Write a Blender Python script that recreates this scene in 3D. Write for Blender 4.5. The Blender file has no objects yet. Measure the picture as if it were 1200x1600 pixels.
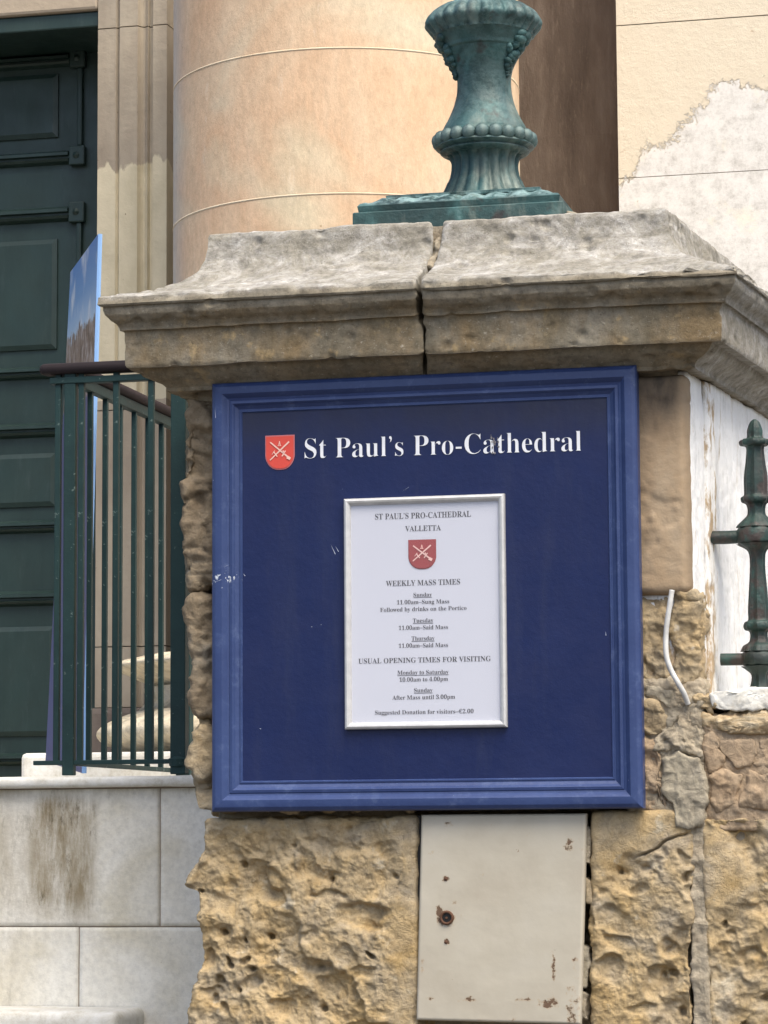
import bpy, bmesh, math, random
import numpy as np
from mathutils import Vector, Matrix

scn = bpy.context.scene
C = scn.collection
rad = math.radians

# ------------------------------------------------------------------ camera, sky, sun, exposure
FOC, YAW, PIT, ROL, DIST, ZC = 4500.0, rad(13.32), rad(6.44), rad(-0.37), 6.5, 2.34
F = Vector((-math.sin(YAW) * math.cos(PIT), math.cos(YAW) * math.cos(PIT), math.sin(PIT)))
R0 = Vector((math.cos(YAW), math.sin(YAW), 0)); U0 = R0.cross(F)
RT = R0 * math.cos(ROL) + U0 * math.sin(ROL); UP = -R0 * math.sin(ROL) + U0 * math.cos(ROL)
CAM = Vector((0, 0, ZC)) - F * DIST
cd = bpy.data.cameras.new('camera'); co = bpy.data.objects.new('camera', cd); C.objects.link(co)
m4 = Matrix((RT, UP, -F)).transposed().to_4x4(); m4.translation = CAM; co.matrix_world = m4
cd.sensor_fit = 'VERTICAL'; cd.sensor_height = 36; cd.lens = FOC / 1600 * 36
cd.clip_start = .1; cd.clip_end = 3000
scn.camera = co

SUN_EL, SUN_AZ = rad(60), rad(138)      # azimuth: direction the light comes from, clockwise from +Y
w = bpy.data.worlds.new('World'); scn.world = w; w.use_nodes = True
wn = w.node_tree.nodes; bg = wn['Background']
sk = wn.new('ShaderNodeTexSky'); sk.sky_type = 'NISHITA'; sk.sun_disc = False
sk.sun_elevation = SUN_EL; sk.sun_rotation = SUN_AZ; sk.dust_density = 4; sk.air_density = 1.0; sk.ozone_density = 1.5
w.node_tree.links.new(sk.outputs[0], bg.inputs[0]); bg.inputs[1].default_value = .135
sd = bpy.data.lights.new('sun', 'SUN'); sd.energy = 2.2; sd.angle = rad(40); sd.color = (1, .92, .76)
so = bpy.data.objects.new('sun', sd); C.objects.link(so)
sv = Vector((math.sin(SUN_AZ) * math.cos(SUN_EL), math.cos(SUN_AZ) * math.cos(SUN_EL), math.sin(SUN_EL)))
so.rotation_euler = sv.to_track_quat('Z', 'Y').to_euler(); so.location = sv * 30
scn.view_settings.view_transform = 'Standard'; scn.view_settings.look = 'None'
scn.view_settings.gamma = 1; scn.view_settings.use_curve_mapping = False
scn.view_settings.exposure = .92


def P(px, py, Y):
    """the point of the photograph's ray through (px, py) that lies in the vertical plane at depth Y"""
    d = F + RT * ((px - 600) / FOC) - UP * ((py - 800) / FOC)
    t = (Y - CAM.y) / d.y
    p = CAM + d * t
    return (p.x, Y, p.z)


def PX(px, py, Y): return P(px, py, Y)[0]
def PZ(px, py, Y): return P(px, py, Y)[2]


# ------------------------------------------------------------------ numpy noise
def _h(ix, iy, iz, s):
    n = (ix * 374761393 + iy * 668265263 + iz * 2147483647 % 1000003 + s * 974711) & 0xffffffff
    n = ((n ^ (n >> 13)) * 1274126177) & 0xffffffff
    n = ((n ^ (n >> 16)) * 2246822519) & 0xffffffff
    return ((n ^ (n >> 15)) & 0xffffff) / float(0xffffff)


def _hz(ix, iy, iz, s): return _h(ix + iz * 7919, iy - iz * 104729, iz, s)


def vn(p, f, s=0):
    q = np.asarray(p, float) * f + 100.5 + s * 3.17
    i = np.floor(q).astype(np.int64); t = q - i; t = t * t * t * (t * (t * 6 - 15) + 10)
    x, y, z = i[:, 0], i[:, 1], i[:, 2]; r = 0
    for a in (0, 1):
        for b in (0, 1):
            for c in (0, 1):
                wgt = (t[:, 0] if a else 1 - t[:, 0]) * (t[:, 1] if b else 1 - t[:, 1]) * (t[:, 2] if c else 1 - t[:, 2])
                r = r + wgt * _hz(x + a, y + b, z + c, s)
    return r * 2 - 1


def fbm(p, f, o=4, s=0, g=.5):
    r = 0; a = 1; tot = 0
    for k in range(o):
        r = r + a * vn(p, f * 2 ** k, s + k * 17); tot += a; a *= g
    return r / tot


def ridge(p, f, o=3, s=0):
    r = 0; a = 1; tot = 0
    for k in range(o):
        r = r + a * (1 - np.abs(vn(p, f * 2 ** k, s + k * 31)) * 2); tot += a; a *= .5
    return r / tot


def worley(p, f, s=0):
    q = np.asarray(p, float) * f + 200.5
    i = np.floor(q).astype(np.int64); t = q - i
    f1 = np.full(len(q), 9.); f2 = np.full(len(q), 9.); idv = np.zeros(len(q))
    for a in (-1, 0, 1):
        for b in (-1, 0, 1):
            for c in (-1, 0, 1):
                x, y, z = i[:, 0] + a, i[:, 1] + b, i[:, 2] + c
                d = np.stack([a + _hz(x, y, z, s) - t[:, 0], b + _hz(x, y, z, s + 1) - t[:, 1], c + _hz(x, y, z, s + 2) - t[:, 2]], 1)
                d = np.sqrt((d * d).sum(1)); idd = _hz(x, y, z, s + 3)
                f2 = np.where(d < f1, f1, np.minimum(f2, d)); idv = np.where(d < f1, idd, idv); f1 = np.minimum(f1, d)
    return f1, f2, idv


def ss(a, b, x):
    t = np.clip((x - a) / (b - a), 0, 1); return t * t * (3 - 2 * t)


# ------------------------------------------------------------------ objects
def tag(o, label=None, cat=None, group=None, kind=None):
    if label: o['label'] = label
    if cat: o['category'] = cat
    if group: o['group'] = group
    if kind: o['kind'] = kind
    return o


def thing(name, label, cat, loc=(0, 0, 0), group=None, kind=None):
    o = bpy.data.objects.new(name, None); C.objects.link(o); o.location = loc; o.empty_display_size = .1
    return tag(o, label, cat, group, kind)


def origin(o):
    v = Vector((0, 0, 0))
    while o is not None: v = v + Vector(o.location); o = o.parent
    return v


def obj(name, vf, mat, parent=None, smooth=False, attr=None, kind=None, loc=None, label=None, angle=None):
    v, f = vf
    v = np.asarray(v, float)
    base = origin(parent)
    if loc is not None: base = Vector(loc)
    v = v - np.array(base)
    me = bpy.data.meshes.new(name); me.from_pydata(v.tolist(), [], f if isinstance(f, list) else f.tolist())
    me.materials.append(mat)
    if attr is not None:
        for k, a in attr.items():
            at = me.attributes.new(k, 'FLOAT', 'POINT'); at.data.foreach_set('value', np.asarray(a, np.float32))
    if smooth:
        me.polygons.foreach_set('use_smooth', [True] * len(me.polygons))
    me.update()
    if angle is not None:
        bm = bmesh.new(); bm.from_mesh(me)
        for e in bm.edges:
            if len(e.link_faces) == 2 and e.calc_face_angle(0) > rad(angle): e.smooth = False
        bm.to_mesh(me); bm.free()
    o = bpy.data.objects.new(name, me); C.objects.link(o); o.parent = parent
    if loc is not None:
        o.location = Vector(loc) - origin(parent)
    return tag(o, label, kind=kind)


def join(*ms):
    V = []; Fa = []; n = 0
    for v, f in ms:
        V.extend([tuple(a) for a in v]); Fa.extend([tuple(int(i) + n for i in q) for q in f]); n += len(v)
    return V, Fa


def box(x0, x1, y0, y1, z0, z1, bev=0.0):
    if bev <= 0:
        v = [(x, y, z) for x in (x0, x1) for y in (y0, y1) for z in (z0, z1)]
        f = [(0, 1, 3, 2), (4, 6, 7, 5), (0, 4, 5, 1), (2, 3, 7, 6), (0, 2, 6, 4), (1, 5, 7, 3)]
        return v, f
    bm = bmesh.new(); bmesh.ops.create_cube(bm, size=1)
    for q in bm.verts:
        q.co = Vector(((x0 + x1) / 2 + q.co.x * (x1 - x0), (y0 + y1) / 2 + q.co.y * (y1 - y0), (z0 + z1) / 2 + q.co.z * (z1 - z0)))
    bmesh.ops.bevel(bm, geom=list(bm.edges), offset=bev, segments=2, affect='EDGES', profile=.5)
    bm.verts.ensure_lookup_table()
    v = [tuple(q.co) for q in bm.verts]; f = [tuple(q.index for q in fc.verts) for fc in bm.faces]; bm.free()
    return v, f


def lathe(cx, cy, prof, n=48, rfun=None, closed=True):
    v = []; f = []
    for j, (r, z) in enumerate(prof):
        for k in range(n):
            a = 2 * math.pi * k / n; rr = rfun(j, a, r, z) if rfun else r
            v.append((cx + rr * math.cos(a), cy + rr * math.sin(a), z))
    for j in range(len(prof) - 1):
        for k in range(n):
            a, b = j * n + k, j * n + (k + 1) % n; f.append((a, b, b + n, a + n))
    if closed: f.append(tuple(range(n))[::-1]); f.append(tuple((len(prof) - 1) * n + k for k in range(n)))
    return v, f


def tube(pts, r, n=10):
    v = []; f = []; pts = [Vector(p) for p in pts]
    for i, p in enumerate(pts):
        t = (pts[min(i + 1, len(pts) - 1)] - pts[max(i - 1, 0)]).normalized()
        a = t.cross(Vector((0, 1, 0)) if abs(t.y) < .9 else Vector((1, 0, 0))).normalized(); b = t.cross(a)
        for k in range(n):
            q = p + (a * math.cos(2 * math.pi * k / n) + b * math.sin(2 * math.pi * k / n)) * r; v.append(tuple(q))
    for i in range(len(pts) - 1):
        for k in range(n):
            a, b = i * n + k, i * n + (k + 1) % n; f.append((a, b, b + n, a + n))
    f.append(tuple(range(n))[::-1]); f.append(tuple((len(pts) - 1) * n + k for k in range(n)))
    return v, f


def spline(pts, m=8):
    out = []; n = len(pts); pts = [Vector(p) for p in pts]
    for i in range(n - 1):
        p0, p1, p2, p3 = pts[max(i - 1, 0)], pts[i], pts[i + 1], pts[min(i + 2, n - 1)]
        for k in range(m):
            t = k / m
            out.append(.5 * ((2 * p1) + (p2 - p0) * t + (2 * p0 - 5 * p1 + 4 * p2 - p3) * t * t + (3 * p1 - p0 - 3 * p2 + p3) * t ** 3))
    out.append(pts[-1]); return out


def rock(x0, x1, y0, y1, z0, z1, res, r, disp, warp=None, rezb=None, chip=0.0):
    """a rounded, welded block cut into a fine grid and pushed in and out along its normals by disp(points, normals)"""
    n = [max(2, int(round((b - a) / res))) for a, b in ((x0, x1), (y0, y1), (z0, z1))]
    if rezb: n[1] = max(2, int(round((y1 - y0) / rezb)))
    idx = {}; V = []; Q = []
    c0 = np.array([x0, y0, z0]); dd = np.array([x1 - x0, y1 - y0, z1 - z0])
    grids = []
    for ax in range(3):
        u, vv = [(1, 2), (2, 0), (0, 1)][ax]
        for side in (0, 1):
            if ax == 1 and side == 1: continue          # the back is buried in the wall
            I, J = np.meshgrid(np.arange(n[u] + 1), np.arange(n[vv] + 1), indexing='ij')
            K = np.zeros(I.shape + (3,), np.int64); K[..., ax] = side * n[ax]; K[..., u] = I; K[..., vv] = J
            grids.append((K, side))
    keys = np.concatenate([g.reshape(-1, 3) for g, _ in grids])
    code = keys[:, 0] * 4000000 + keys[:, 1] * 2000 + keys[:, 2]
    uq, first, inv = np.unique(code, return_index=True, return_inverse=True)
    kk = keys[first]; p = c0 + kk / np.array(n) * dd
    off = 0; faces = []
    inv = inv.ravel()
    for g, side in grids:
        a, b = g.shape[:2]; ii = inv[off:off + a * b].reshape(a, b); off += a * b
        q = np.stack([ii[:-1, :-1], ii[1:, :-1], ii[1:, 1:], ii[:-1, 1:]], -1).reshape(-1, 4)
        if side == 0: q = q[:, ::-1]
        faces.append(q)
    lo = c0 + r; hi = c0 + dd - r; hi[1] = c0[1] + dd[1] + r
    inner = np.minimum(np.maximum(p, lo), hi)
    d = p - inner; L = np.linalg.norm(d, axis=1, keepdims=True); nrm = d / np.maximum(L, 1e-9)
    # faces inside the rounding: pull onto the rounded box
    m = np.abs(d).max(1, keepdims=True)
    p2 = inner + nrm * np.minimum(m, r)
    if warp is not None: p2 = warp(p2)
    h = disp(p2, nrm)
    p2 = p2 + nrm * h[:, None]
    return p2, np.concatenate(faces)


# ------------------------------------------------------------------ materials
class M:
    def __init__(s, name, rough=.8, spec=.3, metal=0):
        s.m = bpy.data.materials.new(name); s.m.use_nodes = True; s.t = s.m.node_tree
        s.b = s.t.nodes['Principled BSDF']; s.b.inputs['Roughness'].default_value = rough
        s.b.inputs['Specular IOR Level'].default_value = spec; s.b.inputs['Metallic'].default_value = metal
        s.tc = s.t.nodes.new('ShaderNodeTexCoord').outputs['Object']
    def lk(s, a, b): s.t.links.new(a, b)
    def mp(s, sc):
        n = s.t.nodes.new('ShaderNodeMapping'); n.inputs['Scale'].default_value = sc; s.lk(s.tc, n.inputs[0]); return n.outputs[0]
    def noise(s, scale, detail=5, rough=.6, sc=None, dist=0):
        n = s.t.nodes.new('ShaderNodeTexNoise'); n.inputs['Scale'].default_value = scale; n.inputs['Detail'].default_value = detail
        n.inputs['Roughness'].default_value = rough; n.inputs['Distortion'].default_value = dist
        s.lk(s.mp(sc) if sc else s.tc, n.inputs['Vector']); return n.outputs[0]
    def vor(s, scale, feat='DISTANCE_TO_EDGE'):
        n = s.t.nodes.new('ShaderNodeTexVoronoi'); n.feature = feat; n.inputs['Scale'].default_value = scale; s.lk(s.tc, n.inputs['Vector']); return n.outputs[0]
    def ramp(s, x, stops):
        n = s.t.nodes.new('ShaderNodeValToRGB'); e = n.color_ramp.elements
        while len(e) < len(stops): e.new(.5)
        for el, (p, c) in zip(e, stops):
            el.position = p; el.color = tuple(c) + (1,) if not isinstance(c, (int, float)) else (c, c, c, 1)
        s.lk(x, n.inputs[0]); return n.outputs[0]
    def step(s, x, a, b): return s.ramp(x, [(a, 0), (b, 1)])
    def mix(s, f, a, b, mode='MIX'):
        n = s.t.nodes.new('ShaderNodeMix'); n.data_type = 'RGBA'; n.blend_type = mode
        for i, x in ((0, f), (6, a), (7, b)):
            if isinstance(x, (int, float)): n.inputs[i].default_value = x if i == 0 else (x, x, x, 1)
            elif isinstance(x, tuple): n.inputs[i].default_value = x + (1,)
            else: s.lk(x, n.inputs[i])
        return n.outputs[2]
    def math(s, op, a, b=0.0):
        n = s.t.nodes.new('ShaderNodeMath'); n.operation = op
        for i, x in enumerate((a, b)):
            if isinstance(x, (int, float)): n.inputs[i].default_value = x
            else: s.lk(x, n.inputs[i])
        return n.outputs[0]
    def attr(s, name):
        n = s.t.nodes.new('ShaderNodeAttribute'); n.attribute_name = name; return n.outputs['Fac']
    def col(s, c):
        if isinstance(c, tuple): s.b.inputs['Base Color'].default_value = c + (1,)
        else: s.lk(c, s.b.inputs['Base Color'])
        return s
    def rgh(s, x): s.lk(x, s.b.inputs['Roughness']); return s
    def bump(s, h, dist=.003, st=1.0):
        n = s.t.nodes.new('ShaderNodeBump'); n.inputs['Distance'].default_value = dist; n.inputs['Strength'].default_value = st
        if hasattr(s, '_bn'): s.lk(s._bn, n.inputs['Normal'])
        s.lk(h, n.inputs['Height']); s.lk(n.outputs[0], s.b.inputs['Normal']); s._bn = n.outputs[0]; return s


def mottled(name, cols, sc1=6, sc2=28, rough=.9, bump=.003, fleck=None, streak=None, bs=60):
    """cols: three colours mixed by large noise, then a finer one"""
    m = M(name, rough, .2)
    a = m.ramp(m.noise(sc1, 6, .6, dist=.6), [(.32, cols[0]), (.52, cols[1]), (.68, cols[2])])
    b = m.ramp(m.noise(sc2, 6, .7), [(.3, .62), (.5, 1.), (.72, 1.22)])
    c = m.mix(1.0, a, b, 'MULTIPLY')
    if fleck:
        c = m.mix(m.step(m.noise(fleck[1], 4, .6), fleck[2], fleck[2] + .08), c, fleck[0])
    if streak:
        c = m.mix(m.math('MULTIPLY', m.step(m.noise(streak[1], 5, .6, sc=(1, 1, .12)), .52, .72), streak[2]), c, streak[0])
    c = m.mix(m.math('MULTIPLY', m.step(m.noise(120, 5, .8), .58, .66), .45), c, tuple(q * .35 for q in cols[0]))
    c = m.mix(m.math('MULTIPLY', m.step(m.noise(85, 5, .8), .60, .68), .5), c, tuple(min(.75, q * 1.55) for q in cols[1]))
    m.col(c); m.bump(m.noise(bs * .5, 8, .7, dist=.8), bump * 2.2); m.bump(m.noise(bs * 3, 6, .7), bump * .6)
    return m.m


rock_ochre = mottled('ochre_weathered_stone', [(.46, .325, .155), (.42, .33, .205), (.37, .315, .235)], 9, 34, .95, .004, ((.52, .45, .33), 16, .62))
rock_buff = mottled('buff_stone', [(.42, .31, .17), (.40, .32, .21), (.35, .30, .22)], 7, 30, .95, .004, ((.46, .41, .33), 22, .63))
rock_shoulder = mottled('shoulder_stone', [(.20, .155, .105), (.31, .245, .165), (.27, .235, .18)], 8, 30, .95, .005)
rock_brown = mottled('brown_stone', [(.33, .235, .15), (.37, .28, .19), (.30, .245, .18)], 7, 26, .95, .003)
rock_grey = mottled('grey_lichen_stone', [(.29, .255, .19), (.35, .31, .235), (.28, .25, .20)], 8, 30, .95, .003)
mortar_mat = mottled('old_mortar', [(.33, .275, .20), (.40, .345, .26), (.32, .28, .215)], 12, 40, .95, .004)
slab_white = None


def build_cap_material():
    m = M('cap_limestone', .92, .2)
    a = m.ramp(m.noise(5, 6, .6, dist=.5), [(.3, (.21, .18, .13)), (.5, (.27, .235, .175)), (.7, (.33, .30, .24))])
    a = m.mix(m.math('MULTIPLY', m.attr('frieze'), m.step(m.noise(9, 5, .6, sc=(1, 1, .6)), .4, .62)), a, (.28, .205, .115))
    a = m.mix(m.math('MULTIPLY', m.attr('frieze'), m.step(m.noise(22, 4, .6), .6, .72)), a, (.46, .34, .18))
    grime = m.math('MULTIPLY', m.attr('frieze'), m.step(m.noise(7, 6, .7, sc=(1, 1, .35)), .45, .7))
    a = m.mix(m.math('MULTIPLY', grime, .55), a, (.13, .12, .085))  # greenish dark patches: frieze stains plus shade painted onto the undersides
    top = m.math('MULTIPLY', m.attr('weathered'), 1.0)
    tw = m.ramp(m.noise(11, 8, .78, sc=(1, 1, 1.6), dist=.8), [(.3, (.22, .20, .16)), (.45, (.32, .30, .255)), (.57, (.42, .40, .365)), (.68, (.66, .65, .62))])  # pale lichen and wear, whitened further to paint in highlights on the top
    a = m.mix(top, a, tw)
    a = m.mix(m.math('MULTIPLY', top, m.step(m.noise(15, 5, .7), .70, .76)), a, (.62, .61, .58))
    b = m.ramp(m.noise(38, 6, .7), [(.3, .62), (.5, 1.), (.7, 1.25)])
    c2 = m.mix(1.0, a, b, 'MULTIPLY'); c2 = m.mix(m.math('MULTIPLY', m.step(m.noise(110, 5, .8), .58, .66), .6), c2, (.10, .085, .06)); c2 = m.mix(m.math('MULTIPLY', m.step(m.noise(75, 5, .8, sc=(1, 1, 1.5)), .60, .68), .6), c2, (.56, .52, .43))
    m.col(c2); m.bump(m.noise(36, 10, .8), .007); m.bump(m.noise(200, 5, .8), .002)
    return m.m


cap_mat = build_cap_material()

m = M('column_plaster', .85, .25)
c = m.ramp(m.noise(1.4, 4, .5, dist=.6), [(.34, (.66, .55, .38)), (.45, (.65, .435, .275)), (.54, (.66, .48, .32)), (.66, (.63, .56, .41))])
c = m.mix(m.attr('pale'), c, (.60, .56, .50))
c = m.mix(m.math('MULTIPLY', m.step(m.noise(5, 6, .65, sc=(1, 1, .16)), .46, .72), .5), c, (.76, .62, .45))
c = m.mix(m.math('MULTIPLY', m.step(m.noise(16, 6, .75, sc=(1, 1, .3)), .6, .7), .45), c, (.82, .71, .56))
c = m.mix(m.math('MULTIPLY', m.step(m.noise(8, 8, .7, sc=(1, 1, .1)), .56, .76), .35), c, (.50, .32, .19))
c = m.mix(1.0, c, m.ramp(m.noise(45, 8, .8, sc=(1, 1, .5)), [(.3, .80), (.55, 1.), (.7, 1.1)]), 'MULTIPLY')
c = m.mix(m.step(m.noise(30, 3, .6, sc=(1, 1, .7)), .73, .76), c, (.42, .30, .19))
m.col(c).bump(m.noise(24, 9, .75, sc=(1, 1, .6)), .004); column_mat = m.m
m = M('pale_joint', .9, .2); m.col(m.ramp(m.noise(9, 6, .7), [(.38, (.62, .49, .34)), (.66, (.73, .63, .47))])); joint_pale = m.m
column_base = mottled('column_base_stone', [(.62, .52, .36), (.70, .62, .47), (.66, .60, .49)], 5, 20, .9, .004)

m = M('brown_stained_stone', .9, .2)
c = m.ramp(m.noise(3.5, 6, .65, sc=(1, 1, .25), dist=.4), [(.35, (.105, .078, .060)), (.5, (.17, .128, .098)), (.68, (.25, .20, .16))])
c = m.mix(m.math('MULTIPLY', m.step(m.noise(14, 6, .7, sc=(1, 1, .2)), .55, .72), .5), c, (.31, .24, .185))
c = m.mix(m.math('MULTIPLY', m.step(m.noise(60, 6, .8, sc=(1, 1, .15)), .55, .7), .55), c, (.34, .265, .20))
m.col(c).bump(m.noise(26, 8, .75, sc=(1, 1, .3)), .010); brown_wall = m.m

m = M('cream_peeling_plaster', .9, .2)
cream = m.mix(m.math('MULTIPLY', m.noise(9, 6, .7, sc=(1, 1, .6)), .8), (.76, .68, .54), (.67, .585, .445))
cream = m.mix(m.step(m.noise(32, 3, .6, sc=(.5, 1, 1.2)), .67, .73), cream, (.55, .43, .30))
pl = m.ramp(m.noise(14, 12, .85), [(.34, (.36, .34, .30)), (.43, (.58, .56, .52)), (.52, (.72, .70, .66)), (.64, (.80, .78, .73))])
pl = m.mix(m.step(m.noise(40, 6, .75), .64, .67), pl, (.36, .32, .26))
pl = m.mix(m.step(m.noise(5, 6, .7), .56, .7), pl, (.80, .74, .62))
edge = m.math('ADD', m.attr('peel'), m.math('MULTIPLY', m.math('SUBTRACT', m.noise(10, 9, .8, dist=.4), .5), 1.7))
pk = m.step(edge, .46, .56)
m.col(m.mix(pk, cream, pl)); m.bump(pk, .006, -1.0) if False else m.bump(m.mix(1.0, m.ramp(edge, [(.47, 1), (.53, .3)]), m.noise(18, 9, .8), 'MULTIPLY'), .006)
cream_wall = m.m

m = M('pilaster_stone', .88, .25)
up = m.ramp(m.noise(4, 5, .6, sc=(1, 1, .3)), [(.35, (.29, .24, .185)), (.6, (.39, .335, .26))])
lo = m.ramp(m.noise(7, 5, .6, sc=(1, 1, .5)), [(.35, (.50, .44, .31)), (.6, (.60, .53, .385))])
ed = m.math('ADD', m.attr('painted'), m.math('MULTIPLY', m.math('SUBTRACT', m.noise(11, 6, .6, sc=(1.3, 1, .5)), .5), .5))
c = m.mix(m.step(ed, .49, .52), up, lo)
c = m.mix(m.step(m.noise(36, 3, .6, sc=(1, 1, .6)), .71, .74), c, (.22, .17, .12))
m.col(c).bump(m.noise(24, 6, .6), .003); pilaster_mat = m.m
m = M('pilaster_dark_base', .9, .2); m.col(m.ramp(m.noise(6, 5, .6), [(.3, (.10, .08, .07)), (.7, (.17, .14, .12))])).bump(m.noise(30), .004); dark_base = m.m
m = M('lintel_stone', .9, .2); m.col((.40, .33, .25)).bump(m.noise(30), .003); lintel_mat = m.m

m = M('door_green_paint', .42, .45)
c = m.ramp(m.noise(5, 6, .7, sc=(1, 1, .4)), [(.3, (.011, .027, .023)), (.7, (.021, .045, .040))])
c = m.mix(m.math('MULTIPLY', m.step(m.noise(20, 8, .8, sc=(1, 1, .25)), .55, .8), .5), c, (.06, .085, .082))
m.rgh(m.ramp(m.noise(7, 5, .6), [(.3, .32), (.7, .6)])).col(c).bump(m.noise(40, 5, .6, sc=(1, 1, .2)), .001); door_mat = m.m
m = M('railing_green_paint', .6, .3)
m.col(m.mix(m.step(m.noise(60, 4, .6), .66, .7), m.ramp(m.noise(9, 5, .6), [(.3, (.008, .026, .027)), (.7, (.014, .043, .043))]), (.10, .14, .13))).bump(m.noise(120, 4, .6), .0008); rail_mat = m.m
m = M('handrail_brown', .75, .2); m.col(m.ramp(m.noise(12, 5, .6, sc=(.2, 1, 1)), [(.3, (.018, .014, .016)), (.7, (.036, .026, .027))])); hand_mat = m.m

m = M('verdigris_bronze', .5, .5, .15)
c = m.ramp(m.noise(7, 6, .6, dist=.8), [(.3, (.014, .031, .031)), (.5, (.022, .062, .062)), (.62, (.05, .125, .125)), (.74, (.18, .28, .275))])
c = m.mix(m.math('MULTIPLY', m.step(m.noise(9, 6, .65, sc=(1, 1, .3)), .52, .66), .6), c, (.21, .235, .20))
c = m.mix(m.math('MULTIPLY', m.attr('patina'), m.step(m.noise(26, 7, .75), .42, .56)), c, (.22, .33, .33))
c = m.mix(m.math('MULTIPLY', m.step(m.noise(10, 4, .6), .62, .7), .8), c, (.035, .022, .020))
m.col(c).bump(m.noise(55, 6, .65), .003); m.rgh(m.ramp(m.noise(12), [(.3, .38), (.7, .7)])); bronze = m.m

m = M('cast_iron_green', .5, .5)
c = m.ramp(m.noise(14, 6, .65), [(.35, (.010, .018, .017)), (.55, (.012, .036, .032)), (.76, (.03, .10, .085))])
m.col(m.mix(m.step(m.noise(18, 5, .6), .5, .6), c, (.040, .030, .027))).bump(m.noise(70, 6, .7), .003); iron_mat = m.m

m = M('board_blue_panel', .5, .35)
c = m.mix(m.math('MULTIPLY', m.attr('grime'), m.noise(9, 5, .6, sc=(1, 1, .35))), (.0050, .0125, .066), (.026, .026, .034))
c = m.mix(m.math('MULTIPLY', m.step(m.noise(7, 6, .65), .45, .75), .35), c, (.009, .020, .092))
c = m.mix(m.step(m.noise(75, 2, .4), .83, .84), c, (.25, .28, .36))
c = m.mix(m.math('MULTIPLY', m.step(m.noise(12, 8, .75, sc=(1, 1, .12)), .52, .8), .3), c, (.045, .052, .085))
m.col(c).rgh(m.ramp(m.noise(9, 7, .75), [(.3, .28), (.7, .6)])).bump(m.noise(30, 6, .7), .001); panel_mat = m.m
m = M('board_blue_frame', .42, .45)
c = m.ramp(m.noise(6, 6, .65, sc=(1, 1, 1)), [(.3, (.020, .038, .125)), (.7, (.032, .058, .165))])
c = m.mix(m.math('MULTIPLY', m.step(m.noise(24, 9, .8, sc=(1, 1, 1)), .54, .76), .55), c, (.12, .16, .28))
c = m.mix(m.step(m.math('ADD', m.noise(70, 4, .7), m.math('MULTIPLY', m.attr('chips'), .22)), .74, .76), c, (.55, .60, .66))
m.col(c).bump(m.noise(60, 5, .6), .0008); frame_mat = m.m
m = M('white_lettering', .5, .3); m.col(m.ramp(m.noise(40, 4, .6), [(.3, (.66, .68, .74)), (.6, (.76, .78, .82))])); white_letter = m.m
m = M('white_lettering_worn', .5, .3); m.col(m.ramp(m.noise(90, 4, .6), [(.42, (.16, .15, .15)), (.56, (.6, .6, .62))])); worn_letter = m.m
m = M('shield_red', .5, .3); m.col((.62, .075, .055)); shield_red = m.m
m = M('shield_edge', .5, .3); m.col((.50, .16, .17)); shield_edge = m.m
m = M('emblem_pink', .5, .3); m.col((.80, .52, .44)); emblem_mat = m.m
m = M('print_dark_red', .6, .3); m.col((.26, .022, .028)); print_red = m.m
m = M('print_black', .6, .3); m.col((.05, .05, .065)); print_black = m.m
m = M('paper_white', .7, .2); m.col((.50, .52, .60)); paper = m.m
m = M('print_pink', .6, .3); m.col((.72, .45, .42)); print_pink = m.m
m = M('clear_cover', .06, .5); m.col((1, 1, 1)); m.b.inputs['Alpha'].default_value = .06; m.bump(m.noise(9, 3, .5), .0004); cover = m.m
m = M('brushed_aluminium', .42, .5, .35); m.col(m.ramp(m.noise(40, 4, .6), [(.3, (.50, .50, .50)), (.7, (.62, .62, .61))])); alu = m.m

m = M('cabinet_paint', .5, .35)
c = m.ramp(m.noise(5, 6, .6), [(.3, (.39, .35, .28)), (.5, (.44, .405, .33)), (.7, (.47, .44, .37))])
ru = m.math('ADD', m.attr('rust'), m.math('MULTIPLY', m.math('SUBTRACT', m.noise(55, 6, .7), .5), 1.9))
c = m.mix(m.math('MULTIPLY', m.step(ru, .42, .62), .6), c, (.38, .26, .15))
c = m.mix(m.step(ru, .60, .66), c, (.13, .08, .05))
c = m.mix(m.step(m.noise(34, 5, .7), .705, .725), c, (.20, .13, .085))
m.col(c).bump(m.ramp(ru, [(.57, 1), (.63, 0)]), .0015).bump(m.noise(14, 4, .5), .002); cabinet_mat = m.m
m = M('black_metal', .5, .4); m.col((.012, .010, .010)); black = m.m
m = M('rusty_ring', .8, .3); m.col((.10, .05, .03)); rusty = m.m
m = M('cable_white', .45, .4); m.col(m.ramp(m.noise(30), [(.3, (.42, .42, .41)), (.6, (.60, .60, .58))])); cable_mat = m.m

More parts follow.
